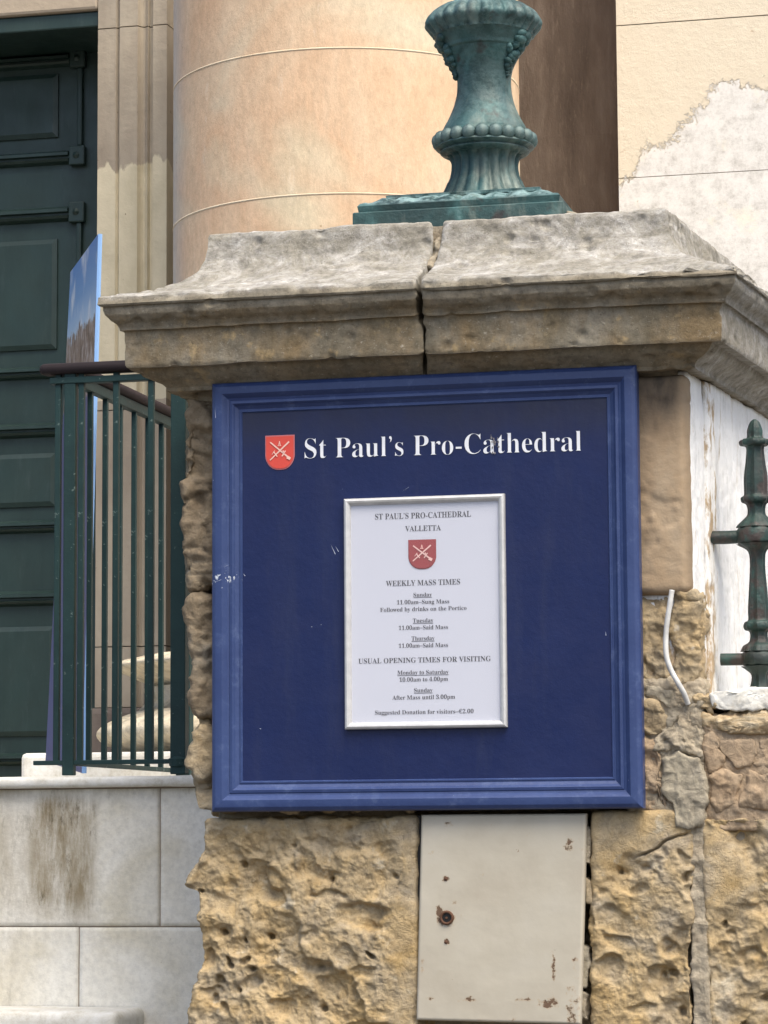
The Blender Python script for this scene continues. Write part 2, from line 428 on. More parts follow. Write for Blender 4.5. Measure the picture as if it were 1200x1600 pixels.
m = M('stair_white_stone', .85, .3)
c = m.ramp(m.noise(3.2, 6, .6, dist=.5), [(.3, (.62, .57, .45)), (.5, (.76, .73, .65)), (.7, (.80, .785, .73))])
c = m.mix(1.0, c, m.ramp(m.noise(60, 5, .7), [(.3, .84), (.6, 1.04)]), 'MULTIPLY')
c = m.mix(m.math('MULTIPLY', m.step(m.noise(38, 5, .8), .66, .72), .6), c, (.36, .31, .22))
st = m.math('MULTIPLY', m.attr('stain'), m.ramp(m.noise(9, 8, .75, sc=(1, 1, .22)), [(.36, .0), (.6, 1.)]))
c = m.mix(st, c, (.26, .21, .13))
c = m.mix(m.math('MULTIPLY', m.attr('stain'), m.step(m.noise(26, 7, .8, sc=(1, 1, .35)), .54, .66)), c, (.15, .125, .08))
m.col(c).bump(m.noise(70, 7, .7), .0018); stair_mat = m.m
m = M('white_coping', .8, .3); m.col(m.ramp(m.noise(14, 8, .8), [(.32, (.46, .42, .34)), (.45, (.62, .60, .54)), (.6, (.72, .71, .67))])).bump(m.noise(50, 6, .6), .003); coping_mat = m.m
m = M('joint_dark', .95, .1); m.col((.30, .25, .20)).bump(m.noise(90), .002); joint_mat = m.m

m = M('flaking_limewash', .9, .2)
ds = m.noise(16, 8, .72, sc=(1, 1, .18), dist=.6)
c = m.ramp(ds, [(.30, (.36, .27, .18)), (.36, (.66, .62, .56)), (.43, (.86, .86, .85))])
c = m.mix(m.step(m.math('ADD', m.noise(28, 6, .7, sc=(1, 1, .3)), m.math('MULTIPLY', m.attr('bare'), .4)), .66, .74), c, (.46, .35, .23))
c = m.mix(m.math('MULTIPLY', m.step(m.noise(40, 7, .8, sc=(1, 1, .3)), .52, .66), .5), c, (.50, .49, .46))
m.col(c).bump(ds, .012).bump(m.noise(80, 6, .7), .002); limewash = m.m
m = M('grey_flaked_side', .9, .2)
ds = m.noise(12, 7, .7, sc=(1, 1, .25), dist=.5)
m.col(m.ramp(ds, [(.32, (.20, .19, .17)), (.48, (.38, .37, .35)), (.62, (.60, .63, .62))])).bump(ds, .008); cap_side = m.m

m = M('printed_sky_picture', .35, .4)
g = m.t.nodes.new('ShaderNodeSeparateXYZ'); m.lk(m.tc, g.inputs[0])
hz = m.attr('picture_height')
skyc = m.ramp(hz, [(.84, (.42, .60, .78)), (.92, (.12, .32, .62)), (1., (.05, .22, .56))])
skyc = m.mix(m.step(m.noise(9, 5, .6, sc=(1, 1, .6)), .55, .72), skyc, (.62, .70, .80))
cty = m.ramp(m.noise(30, 6, .7, sc=(1, 1, .6)), [(.35, (.05, .035, .035)), (.5, (.20, .15, .13)), (.65, (.42, .40, .42))])
c = m.mix(m.step(m.math('ADD', hz, m.math('MULTIPLY', m.math('SUBTRACT', m.noise(14, 5, .7), .5), .12)), .850, .857), cty, skyc)
c = m.mix(m.step(hz, .70, .705), (.02, .05, .20), c)
m.col(c); picture_mat = m.m
m = M('street_paving', .9, .2); m.col(m.ramp(m.noise(3, 6, .6), [(.3, (.075, .07, .06)), (.7, (.12, .11, .10))])).bump(m.noise(40), .004); ground_mat = m.m

# ------------------------------------------------------------------ key positions of the pier
YF = .05                                             # front face of the pier's stones
XL = PX(286, 700, YF); XR = PX(1073, 700, YF)
SPL = math.tan(rad(6.8))                             # the right side runs back and outwards
ZCAPB = PZ(600, 602, YF)


def corner_R(o):                                     # front right corner of the footprint grown outwards by o
    return XR + o / math.cos(rad(6.8)) - o * SPL, YF - o


# ------------------------------------------------------------------ ground
obj('ground', ([(-60, -60, 0), (60, -60, 0), (60, 60, 0), (-60, 60, 0)], [(0, 1, 2, 3)]), ground_mat, kind='structure')

# ------------------------------------------------------------------ church front behind
YW = 3.6
churchroot = None


def grid_wall(x0, x1, z0, z1, Y, res, yoff=None):
    nx = max(1, int((x1 - x0) / res)); nz = max(1, int((z1 - z0) / res))
    X, Z = np.meshgrid(np.linspace(x0, x1, nx + 1), np.linspace(z0, z1, nz + 1), indexing='ij')
    v = np.stack([X.ravel(), np.full(X.size, Y), Z.ravel()], 1)
    if yoff is not None: v[:, 1] += yoff(v)
    I = np.arange((nx + 1) * (nz + 1)).reshape(nx + 1, nz + 1)
    q = np.stack([I[:-1, :-1], I[1:, :-1], I[1:, 1:], I[:-1, 1:]], -1).reshape(-1, 4)
    return v, q


# --- cream peeling wall, coursed blocks
YC = 3.45
xc0 = PX(967, 300, YC); zt = PZ(1000, -260, YC)
wall = thing('cream_wall', 'cream plastered church wall peeling to white beside the brown wall', 'wall', (xc0, YC, 0), kind='structure')
rows = [(0, PZ(1000, 930, YC)), (PZ(1000, 930, YC), PZ(1000, 600, YC)), (PZ(1000, 600, YC), PZ(1000, 277, YC)), (PZ(1000, 277, YC), PZ(1000, 38, YC)), (PZ(1000, 38, YC), PZ(1000, -200, YC)), (PZ(1000, -200, YC), 6.5)]


def peel(v):
    a = []
    s = (PX(1100, 300, YC) - PX(1000, 300, YC)) / 100
    x0_, z0_ = PX(967, 300, YC), PZ(967, 300, YC)
    px = (v[:, 0] - x0_) / s + 967; py = 300 - (v[:, 2] - z0_) / s
    edge = np.interp(px, [960, 990, 1010, 1060, 1100, 1130, 1160, 1200, 1300], [310, 285, 250, 225, 185, 140, 150, 165, 140])
    return np.clip(.5 + (py - edge + 12) / 110, -.3, 1.3)


for i, (a, b) in enumerate(rows):
    for j, (x0, x1) in enumerate([(xc0, xc0 + 1.9), (xc0 + 1.9, xc0 + 5)]):
        g = 0.0025 if i > 3 else .0012
        v, q = grid_wall(x0 + (g if j else 0), x1 - g, a + g, b - g, YC, .02 if (j == 0 and b > 2) else .5)
        n = len(v); pe = peel(v)
        bx = join((v, q), box(x0 + (g if j else 0), x1 - g, YC + .004, YC + .25, a + g, b - g))
        obj('stone_block', bx, cream_wall, wall, attr={'peel': np.concatenate([pe, np.full(8, .0)])})
obj('joint_backing', box(xc0 + .01, xc0 + 5, YC + .012, YC + .3, 0, 6.4), joint_mat, wall)

# --- brown stained wall between column and cream wall
YB = 3.75
bw = thing('brown_wall', 'dark brown stained stone wall between the big column and cream wall', 'wall', (PX(800, 200, YB), YB, 0), kind='structure')
xb0 = PX(500, 200, YB); xb1 = xc0 + .05
zs = [0, PZ(900, 1000, YB), PZ(900, 700, YB), PZ(900, 450, YB), PZ(900, 213, YB), PZ(900, 8, YB), PZ(900, -200, YB), 6.5]
for a, b in zip(zs[:-1], zs[1:]):
    obj('stone_block', box(xb0, xb1, YB, YB + .3, a + .0002, b - .0002, 0), brown_wall, bw)
obj('joint_backing', box(xb0, xb1 + .05, YB + .02, YB + .35, 0, 6.4), dark_base, bw)

# --- column
YK = 3.0
sc_k = FOC / ((Vector(P(540, 300, YK)) - CAM).dot(F))
RK = 272 / sc_k * .995
xk = PX(542, 300, YK)
LAND = PZ(150, 1216, 1.2)
col = thing('column', 'large round orange plastered column with pale drum joints and worn base', 'column', (xk, YK, LAND), kind='structure')


def zk(py): return PZ(540, py, YK - RK)


levels = [zk(y) for y in (-330, 72, 300, 560, 790, 1000)]
for a, b in zip(levels[1:], levels[:-1]):
    n = 12
    prof = [(RK - .004, a), (RK, a + .004)] + [(RK, a + (b - a) * k / n) for k in range(1, n)] + [(RK, b - .004), (RK - .004, b)]
    v, f = lathe(xk, YK, prof, 120)
    va = np.array(v); ang = (va[:, 0] - xk) / RK
    obj('column_drum', (v, f), column_mat, col, smooth=True, angle=40, attr={'pale': ss(-.72, -.98, ang)})
for z in levels[1:5]:
    obj('mortar_joint', lathe(xk, YK, [(RK - .01, z - .0045), (RK + .0012, z - .0028), (RK + .0012, z + .0028), (RK - .01, z + .0045)], 120), joint_pale, col, smooth=True)
sk_ = sc_k


def rough_r(amp, f, sd):
    def fn(j, a, r, z):
        return r
    return fn


def lathe_rough(cx, cy, prof, n, amp, fr, seed):
    v, f = lathe(cx, cy, prof, n); v = np.array(v)
    d = v - np.array([cx, cy, 0]); d[:, 2] = 0; d /= np.linalg.norm(d, axis=1, keepdims=True)
    h = fbm(v, fr, 4, seed) * amp + np.minimum(0, fbm(v, fr * 1.7, 3, seed + 5)) * amp
    return v + d * h[:, None], f


zA, zB, zC_, zD, zE = zk(1000), zk(1062), zk(1100), zk(1172), LAND + .015
ps = [(RK, zA + .001)] + [(RK + .19 * math.sin(math.pi * .5 * min(1, k / 5)) if k < 6 else RK + .19 - .02 * (k - 5), zA - (zA - zB) * k / 12) for k in range(1, 13)]
obj('worn_upper_torus', lathe_rough(xk, YK, [(RK - .01, zA - .004)] + ps[2:], 200, .03, 9, 4), column_base, col, smooth=True)
obj('scotia', lathe_rough(xk, YK, [(RK + .10, zB), (RK + .085, (zB + zC_) / 2), (RK + .12, zC_)], 120, .008, 9, 8), column_base, col, smooth=True)
RT_ = RK + .25
obj('lower_torus', lathe_rough(xk, YK, [(RT_ - .12 + .12 * math.sin(math.pi * k / 14), zC_ - (zC_ - zD) * k / 14 - .001) for k in range(15)], 200, .006, 8, 9), column_base, col, smooth=True)
obj('plinth', box(xk - RT_ - .005, xk + RT_ + .005, YK - RT_ - .005, YK + .5, LAND + .002, zD - .004, .015), coping_mat, col)

# --- pilaster (door jamb)
YP = 3.5
pil = thing('pilaster', 'moulded stone door jamb with pale peeling paint on its lower half', 'pilaster', (PX(200, 600, YP), YP, LAND), kind='structure')
# moulded cross-section across px 152..262 (x px, depth)
sec = [(152, .25), (152, .0), (180, .0), (183, .012), (186, .0), (187, -.006), (215, -.006), (218, .010), (221, .018), (224, .018), (229, .008), (231, .024), (236, .024), (238, .002), (260, .002), (261, .05), (261, .25)]
xp = [PX(a, 300, YP) for a, _ in sec]
cuts = [(LAND + .30, PZ(200, 1010, YP)), (PZ(200, 1010, YP), PZ(200, 640, YP)), (PZ(200, 640, YP), PZ(200, 42, YP)), (PZ(200, 42, YP), PZ(200, -300, YP))]
for a, b in cuts:
    nz = max(2, int((b - a) / .03)); V = []; Fc = []
    for k in range(nz + 1):
        z = a + .002 + (b - a - .004) * k / nz
        for (x, (_, y)) in zip(xp, sec): V.append((x, YP + y, z))
    ns = len(sec)
    for k in range(nz):
        for s in range(ns - 1): Fc.append((k * ns + s, k * ns + s + 1, (k + 1) * ns + s + 1, (k + 1) * ns + s))
    Fc.append(tuple(range(ns))[::-1]); Fc.append(tuple(nz * ns + s for s in range(ns)))
    V = np.array(V); zpaint = PZ(200, 258, YP)
    V[:, 1] += fbm(V, 7, 3, 2) * .003
    obj('jamb_stone', (V, Fc), pilaster_mat, pil, attr={'painted': np.clip(.5 + (zpaint - V[:, 2]) * 3.2, 0, 1) * ss(PZ(200, 650, YP), PZ(200, 600, YP), V[:, 2])})
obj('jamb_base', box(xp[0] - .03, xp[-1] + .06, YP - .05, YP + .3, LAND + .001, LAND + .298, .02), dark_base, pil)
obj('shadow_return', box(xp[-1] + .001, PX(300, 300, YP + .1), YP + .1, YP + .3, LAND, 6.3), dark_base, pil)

# --- door
YD = 3.85
door = thing('church_door', 'tall dark green panelled church door behind the railing', 'door', (PX(60, 900, YD), YD, LAND))
xd1 = PX(160, 300, YD); xd0 = PX(-260, 300, YD)
ztopd = PZ(75, -10, YD)
obj('door_leaf', box(xd0, xd1, YD, YD + .06, LAND + .002, ztopd), door_mat, door)


def bar_profile(x0, x1, za, zb, Y, d):            # a moulded horizontal bar
    prof = [(0, 0), (.25, -d), (.45, -d), (.5, -d * .55), (.62, -d * .55), (.7, -d * .9), (.85, -d * .7), (1, 0)]
    V = []; Fc = []
    for x in (x0, x1):
        for t, y in prof: V.append((x, Y + y, zb + (za - zb) * (1 - t)))
    n = len(prof)
    for k in range(n - 1): Fc.append((k, k + 1, n + k + 1, n + k))
    Fc.append(tuple(range(n))); Fc.append(tuple(range(n, 2 * n))[::-1])
    return V, Fc


def zd(y): return PZ(60, y, YD)


xs1 = PX(110, 300, YD); xs2 = PX(135, 300, YD); xpn = PX(91, 300, YD)
for ya, yb in ((88, 108), (238, 260), (325, 349), (573, 593), (661, 684), (813, 833), (923, 947), (1176, 1196)):
    obj('door_moulding', bar_profile(xd0, xs1, zd(ya), zd(yb), YD, .035), door_mat, door)
    v1 = box(xs1 + .002, xs2, YD - .03, YD, zd(yb + 4), zd(ya - 4), .005)
    b = obj('corner_block', v1, door_mat, door)
    cx_ = (xs1 + xs2) / 2; cz_ = (zd(ya) + zd(yb)) / 2
    obj('boss', ([(cx_ + .014 * math.cos(t * .7854), YD - .031, cz_ + .014 * math.sin(t * .7854)) for t in range(8)] + [(cx_, YD - .040, cz_)], [(t, (t + 1) % 8, 8) for t in range(8)]), door_mat, b)
for ya, yb in ((118, 217), (376, 547), (709, 792), (979, 1150)):
    V = [(xd0, YD - .016, zd(yb) + .018), (xpn - .018, YD - .016, zd(yb) + .018), (xpn - .018, YD - .016, zd(ya) - .018), (xd0, YD - .016, zd(ya) - .018),
         (xd0, YD, zd(yb)), (xpn, YD, zd(yb)), (xpn, YD, zd(ya)), (xd0, YD, zd(ya)),
         (xd0, YD - .009, zd(yb)), (xpn, YD - .009, zd(yb)), (xpn, YD - .009, zd(ya)), (xd0, YD - .009, zd(ya))]
    obj('raised_panel', (V, [(0, 1, 2, 3), (0, 8, 9, 1), (1, 9, 10, 2), (2, 10, 11, 3), (8, 4, 5, 9), (9, 5, 6, 10), (10, 6, 7, 11)]), door_mat, door)
for (ya, yb) in ((112, 234), (352, 570), (688, 810), (951, 1172)):
    obj('stile_moulding', box(xs1 + .03, xs2 - .012, YD - .022, YD, zd(yb), zd(ya), .007), door_mat, door)
lint = thing('door_lintel', 'beige stone lintel above the dark green church door', 'lintel', (PX(60, 0, YP), YP, ztopd), kind='structure')
obj('lintel_stone', box(xd0, xp[0] - .001, YP - .0, YD + .3, PZ(75, 20, YP), 6.3, .012), lintel_mat, lint)
obj('soffit_band', box(xd0, xp[0] - .003, YP + .02, YD + .2, PZ(75, 20, YP) - .06, PZ(75, 20, YP) - .001, .006), door_mat, lint)
fw = thing('church_wall', 'plain church masonry running on left of the green door', 'wall', (xd0 - 1, YP, 0), kind='structure')
obj('masonry', box(xd0 - 5, xd0 - .002, YP, YP + .4, 0, 6.5), lintel_mat, fw)
obj('masonry_below', box(xd0, xb0 + 1.5, YP + .01, YP + .4, 0, LAND - .01), lintel_mat, fw)

# --- landing
YR = .88
xland1 = PX(330, 1230, YR) + .9
obj('landing', box(PX(-500, 1230, YR), xland1, YR + .10, YD + .3, LAND - .25, LAND - .001), coping_mat, kind='structure')

# --- white stair wall
sw = thing('stair_wall', 'white ashlar wall with brown water stain under the green railing', 'wall', (PX(100, 1400, YR), YR, 0), kind='structure')
YS = YR - .03
xw0 = PX(-420, 1400, YS); xw1 = PX(332, 1400, YS) + .35


def zs_(y): return PZ(180, y, YS)


blocks = [(xw0, PX(-190, 1300, YS), 1232, 1448), (PX(-190, 1300, YS), PX(250, 1300, YS), 1232, 1448), (PX(250, 1300, YS), xw1, 1232, 1448),
          (xw0, PX(123, 1500, YS), 1448, 1680), (PX(123, 1500, YS), xw1, 1448, 1680), (xw0, PX(20, 1500, YS), 1680, 1900), (PX(20, 1500, YS), xw1, 1680, 1900)]
for x0, x1, ya, yb in blocks:
    za, zb = zs_(ya), zs_(yb)
    seed = random.Random(int(x0 * 1000) + ya).random() * 50
    v, f = rock(x0 + .0013, x1 - .0013, YS + random.Random(ya + int(x1 * 99)).uniform(0, .0015), YS + .05, zb + .0010, za - .0010, .012, .0018, lambda p, n: fbm(p + seed, 9, 3, 3) * .0012, rezb=.02)
    s = (PX(200, 1300, YS) - PX(100, 1300, YS)) / 100
    px = (v[:, 0] - PX(100, 1300, YS)) / s + 100; py = 1300 - (v[:, 2] - PZ(100, 1300, YS)) / s
    st = ss(30, 75, px) * ss(160, 135, px) * ss(1236, 1262, py) * ss(1470, 1380, py) + .35 * ss(1262, 1238, py) + .30 * ss(60, 0, px) + .25 * ss(100, 40, px) * ss(1230, 1330, py) * ss(1440, 1400, py)
    obj('stone_slab', (v, f), stair_mat, sw, smooth=True, attr={'stain': np.clip(st, 0, 1)})
obj('joint_backing', box(xw0, xw1, YS + .004, YS + .3, 0, LAND - .03), joint_mat, sw)
zc0, zc1 = zs_(1232), PZ(180, 1212, YS - .03)
v, f = rock(xw0, xw1 - .03, YS - .028, YS + .25, zc0 + .001, zc1, .012, .012, lambda p, n: fbm(p, 12, 4, 6) * .003, rezb=.06)
obj('coping', (v, f), coping_mat, sw, smooth=True)
stp = thing('stone_step', 'white rounded stone step end at foot of the ashlar wall', 'step', (PX(80, 1600, .62), .62, 0), kind='structure')
v, f = rock(PX(-400, 1590, .62), PX(180, 1590, .62), .62, YS - .001, PZ(100, 1660, .62), PZ(100, 1581, .62), .012, .02, lambda p, n: fbm(p, 10, 4, 16) * .003, rezb=.03)
obj('tread', (v, f), coping_mat, stp, smooth=True)
obj('riser', box(PX(-400, 1590, .62), PX(176, 1590, .62), .64, YS - .001, 0, PZ(100, 1661, .62)), stair_mat, stp)

# --- picture board leaning behind the railing
Tn = Vector(P(153, 366, 1.35)); Tf = Vector(P(110, 425, 1.98)); Bn = Vector(P(128, 1208, 1.22)); Bf = Vector(P(71, 1190, 1.85))
pic = thing('picture_board', 'tall blue sky picture board standing beside the green door', 'display board', (Bn.x, Bn.y, Bn.z))
nn = (Tn - Bn).cross(Bf - Bn).normalized() * .012
V = []; hp = []
for k in range(41):
    t = k / 40
    for a, b in ((Bn, Tn), (Bf, Tf)):
        q = a.lerp(b, t); V += [tuple(q), tuple(q - nn)]; hp += [t, t]
Fc = []
for k in range(40):
    a = k * 4; Fc += [(a, a + 2, a + 6, a + 4), (a + 1, a + 5, a + 7, a + 3), (a, a + 4, a + 5, a + 1), (a + 2, a + 3, a + 7, a + 6)]
Fc += [(0, 1, 3, 2), (160, 162, 163, 161)]
obj('printed_face', (V, Fc), picture_mat, pic, attr={'picture_height': hp})
e1 = Tn - nn * .5; e0 = Bn - nn * .5
m = M('board_edge_white', .5, .3); m.col((.22, .38, .66)); edge_mat = m.m
obj('edge_strip', tube([e0, e1], .007, 6), edge_mat, pic)

# --- green railing
rl = thing('railing', 'green metal railing with brown handrail left of the pier', 'railing', P(105, 1212, YR))
YH = YR
zr = PZ(160, 575, YH); zb_r = PZ(160, 1191, YH)


def rbar(px_, w_, name='bar', Y=YH, z0=None, z1=None, d=None, ytop=600):
    x = PX(px_, 900, Y); s = (PX(200, 900, Y) - PX(100, 900, Y)) / 100; hw = w_ * s / 2
    z0 = zb_r - .002 if z0 is None else z0; z1 = zr - .012 if z1 is None else z1; d = hw if d is None else d
    return obj(name, box(x - hw, x + hw, Y - d, Y + d, z0, z1, min(hw, .003) * .8), rail_mat, rl, loc=(x, Y, z0))


XCo = PX(110, 900, YH)                                   # left corner of the railing
for q in (90, 126.5, 181, 236):
    rbar(q, 9)
rbar(109.5, 18, 'post', d=.012, z0=LAND + .001)
rbar(281, 23, 'post', d=.018, z0=LAND + .001)
x1 = PX(330, 575, YH)
obj('top_bar', box(PX(80, 600, YH), x1, YH - .014, YH + .014, PZ(160, 598, YH), PZ(160, 588, YH), .002), rail_mat, rl)
obj('bottom_bar', box(PX(53, 1191, YH), PX(306, 1191, YH), YH - .008, YH + .008, zb_r - .006, zb_r + .006, .002), rail_mat, rl)
obj('bar_collar', lathe(PX(281, 1191, YH), YH, [(.012, zb_r - .02), (.028, zb_r - .012), (.03, zb_r + .006), (.014, zb_r + .016)], 12), rail_mat, rl)
# handrail: rounded section
def capsule(a, b, wd, ht):
    a, b = Vector(a), Vector(b); t = (b - a).normalized(); sd_ = t.cross(Vector((0, 0, 1))).normalized(); V = []; Fc = []
    n = 12
    cuts_ = [(0, .45), (.004, .75), (.014, 1.)] + [((b - a).length, 1.)]
    for s_, k_ in cuts_:
        for j in range(n):
            an = 2 * math.pi * j / n; cx_, cz_ = math.cos(an), math.sin(an)
            cx_ = math.copysign(abs(cx_) ** .6, cx_); cz_ = math.copysign(abs(cz_) ** .6, cz_)
            V.append(tuple(a + t * s_ + sd_ * (wd * cx_ * k_) + Vector((0, 0, ht * cz_ * k_))))
    for c_ in range(len(cuts_) - 1):
        for j in range(n): Fc.append((c_ * n + j, c_ * n + (j + 1) % n, (c_ + 1) * n + (j + 1) % n, (c_ + 1) * n + j))
    Fc.append(tuple(range(n))[::-1]); Fc.append(tuple((len(cuts_) - 1) * n + j for j in range(n)))
    return V, Fc


zh = PZ(160, 574.5, YH)
obj('handrail', capsule((PX(64, 575, YH), YH, zh), (x1, YH, zh), .026, .0155), hand_mat, rl, smooth=True, angle=50)
YE = YH + .98
obj('handrail', capsule((XCo + .01, YH + .02, zh - .002), (XCo + .01, YE + .02, zh - .002), .024, .014), hand_mat, rl, smooth=True, angle=50)
obj('top_bar', box(XCo - .002, XCo + .022, YH + .016, YE, zh - .045, zh - .018, .002), rail_mat, rl)
obj('bottom_bar', box(XCo + .002, XCo + .018, YH + .01, YE, zb_r - .008, zb_r + .004, .002), rail_mat, rl)
for k in range(1, 8):
    y = YH + .125 * k
    obj('bar', box(XCo + .003, XCo + .017, y - .007, y + .007, zb_r - .002, zh - .03, .0015), rail_mat, rl, loc=(XCo + .01, y, zb_r))
obj('post', box(XCo - .012, XCo + .032, YE - .02, YE + .02, LAND + .001, zh - .03, .003), rail_mat, rl)

# ------------------------------------------------------------------ the stone pier
pier = thing('stone_pier', 'weathered limestone gate pier with cracked moulded cap carrying the blue board', 'pier', (0, .5, 0))

prof_px = [(-.32, 350), (-.08, 350), (-.058, 350.2), (-.050, 352), (-.047, 357), (-.046, 372), (-.040, 392), (-.026, 408), (.0, 421), (.04, 430), (.09, 435.5), (.135, 438),
           (.150, 439), (.156, 442), (.157, 453), (.153, 456.5), (.147, 457), (.1465, 463), (.143, 471), (.134, 479), (.122, 486), (.117, 492), (.1165, 496.5),
           (.1085, 497.5), (.1065, 502), (.1065, 552), (.104, 556.5), (.080, 558), (.077, 562), (.070, 569), (.055, 577), (.040, 584), (.031, 591), (.030, 597), (.010, 599), (-.05, 600)]
prof = []
for o_, y_ in prof_px: prof.append((o_, PZ(600, y_, YF - o_)))
prof = np.array(prof); prof[0, 1] = prof[2, 1] + .002; prof[1, 1] = prof[2, 1] + .001
# resample finely
seg = np.r_[0, np.cumsum(np.linalg.norm(np.diff(prof, axis=0), axis=1))]
tt = []
for i in range(len(seg) - 1):
    L = seg[i + 1] - seg[i]; k = max(1, int(math.ceil(L / (.0034 if i > 1 else .04))))
    tt += [seg[i] + L * j / k for j in range(k)]
tt.append(seg[-1]); pr = np.stack([np.interp(tt, seg, prof[:, 0]), np.interp(tt, seg, prof[:, 1])], 1)
ZLIP = PZ(600, 438, YF - .14)

CRy = [350, 362, 380, 400, 420, 437, 456, 480, 496, 525, 556, 575, 600]
CRl = [673, 675, 676, 672, 660, 651, 649, 650, 652, 659, 659, 661, 662]
CRr = [692, 691, 690, 685, 671, 659, 657, 661, 662, 662.5, 663.5, 668, 666]


def cap_stone(part, s_end=.42):
    """one stone of the cap swept along part of the pier's outline; part: left, right or back"""
    nr = len(pr); rowsP = []
    for (o_, z_) in pr:
        Y_ = YF - o_
        # px of crack at this height
        yy = np.interp(z_, prof[::-1, 1], [a[1] for a in prof_px][::-1]); jg = float(vn(np.array([[z_, 0, 0]]), 55, 3)[0] * 2.2 + vn(np.array([[z_, 0, 0]]), 150, 4)[0] * 1.4)
        xa = PX(float(np.interp(yy, CRy, CRl)) + jg, yy, Y_); xb = PX(float(np.interp(yy, CRy, CRr)) + jg * .8 + float(vn(np.array([[z_, 5, 0]]), 90, 8)[0]) * 1.2, yy, Y_)
        cxr, cyr = corner_R(o_)
        if part == 'left':
            y1 = 1.0; pts = [(XL - o_, y) for y in np.linspace(y1, Y_, 60)[:-1]] + [(x, Y_) for x in np.linspace(XL - o_, xa, 130)]
        elif part == 'right':
            L = s_end
            pts = [(x, Y_) for x in np.linspace(xb, cxr, 130)[:-1]] + [(cxr + SPL * (y - cyr), y) for y in np.linspace(cyr, L, 60)]
        else:
            pts = [(cxr + SPL * (y - cyr), y) for y in np.linspace(s_end + .004, 1.0, 90)]
        rowsP.append([(x, y, z_) for x, y in pts])
    A = np.array(rowsP)                                  # nr x nc x 3
    du = np.gradient(A, axis=1); dv = np.gradient(A, axis=0)
    N = np.cross(dv, du); N /= np.maximum(np.linalg.norm(N, axis=2, keepdims=True), 1e-9)
    if N[np.argmin(np.abs(pr[:, 1] - ZLIP + .015)), A.shape[1] // 2, 1] > 0 and part != 'back': N = -N
    if part == 'back' and N[nr // 2, 10, 0] < 0: N = -N
    N = np.nan_to_num(N); p = A.reshape(-1, 3); n = N.reshape(-1, 3)
    lip = np.exp(-((p[:, 2] - ZLIP + .006) / .016) ** 2)
    Xr = ss(PX(880, 430, 0), PX(960, 430, 0), p[:, 0])
    h = fbm(p, 7, 4, 1) * .0055 + fbm(p, 40, 3, 2) * .0018 + np.minimum(0, fbm(p, 22, 3, 7) + .05) * .006
    h -= lip * ss(.05, .5, fbm(p, 10, 3, 11)) * .012
    h -= lip * Xr * (.004 + .020 * ss(-.2, .5, fbm(p * np.array([1, 1, 2.2]), 14, 4, 13)))
    # small pits
    f1, f2, idv = worley(p, 26, 5)
    h -= np.where(idv > .72, ss(.42, .1, f1), 0) * .007
    # rounding at the joint
    ends = np.zeros(A.shape[:2]); cc = np.arange(A.shape[1]); rr = .004
    if part == 'left': e = (A.shape[1] - 1 - cc)
    else: e = cc
    rnd = np.clip(1 - e / 2.0, 0, 1) ** 2 * .005
    h -= np.tile(rnd, (nr, 1)).ravel()
    p = p + n * h[:, None]
    nc = A.shape[1]; I = np.arange(nr * nc).reshape(nr, nc)
    q = np.stack([I[:-1, :-1], I[1:, :-1], I[1:, 1:], I[:-1, 1:]], -1).reshape(-1, 4)
    faces = [tuple(x) for x in q.tolist()]; V = p.tolist()
    for c_ in (0, nc - 1):                               # close the ends
        ctr = len(V); base = p[I[:, c_]].mean(0); V.append([base[0], base[1] + .08, base[2]])
        for r_ in range(nr - 1): faces.append((int(I[r_, c_]), int(I[r_ + 1, c_]), ctr))
    zlo = PZ(600, 600, YF); o_rep = np.repeat(pr[:, 0], nc); z_rep = np.array(V)[:nr * nc, 2]
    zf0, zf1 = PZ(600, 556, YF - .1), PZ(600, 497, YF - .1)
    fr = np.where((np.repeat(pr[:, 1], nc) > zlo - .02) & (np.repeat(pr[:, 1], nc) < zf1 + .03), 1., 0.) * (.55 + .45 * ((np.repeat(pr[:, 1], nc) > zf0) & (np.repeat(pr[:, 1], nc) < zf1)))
    we = ss(ZLIP - .022, ZLIP - .002, np.repeat(pr[:, 1], nc))  # full above the lip, where weathering and painted highlights share the mask
    if part != 'left':
        side = ss(.0, .03, (A.reshape(-1, 3)[:, 0] - (XR + SPL * (A.reshape(-1, 3)[:, 1] - YF))) - 0.001) * (A.reshape(-1, 3)[:, 1] > (YF - o_rep + .002))
        we = np.maximum(we, side * .8); fr = fr * (1 - side * .8)
    return (V, faces), {'frieze': np.r_[fr, 0, 0], 'weathered': np.r_[we, 0, 0]}


for part in ('left', 'right', 'back'):
    vf, at = cap_stone(part)
    obj('cap_stone', vf, cap_mat, pier, smooth=True, attr=at, angle=32)
zcap = pr[0, 1]
obj('cap_bed', box(XL + .03, XR - .02, YF + .022, 1.0, ZCAPB - .03, ZCAPB + .02), mortar_mat, pier)
obj('cap_core', box(XL + .06, XR - .075, .155, .95, ZCAPB - .01, zcap - .004), mortar_mat, pier)
# filler in the crack
ck = [P(686, 374, .125), P(684, 390, .11), P(678, 406, .10), P(671, 420, .08)]
vc, fc = tube(spline(ck, 8), .011, 12); vc = np.array(vc); vc[:, 1] += fbm(vc, 40, 3, 3) * .012; vc[:, 0] += fbm(vc, 60, 3, 4) * .008
obj('crack_filler', (vc, fc), mortar_mat, pier, smooth=True)


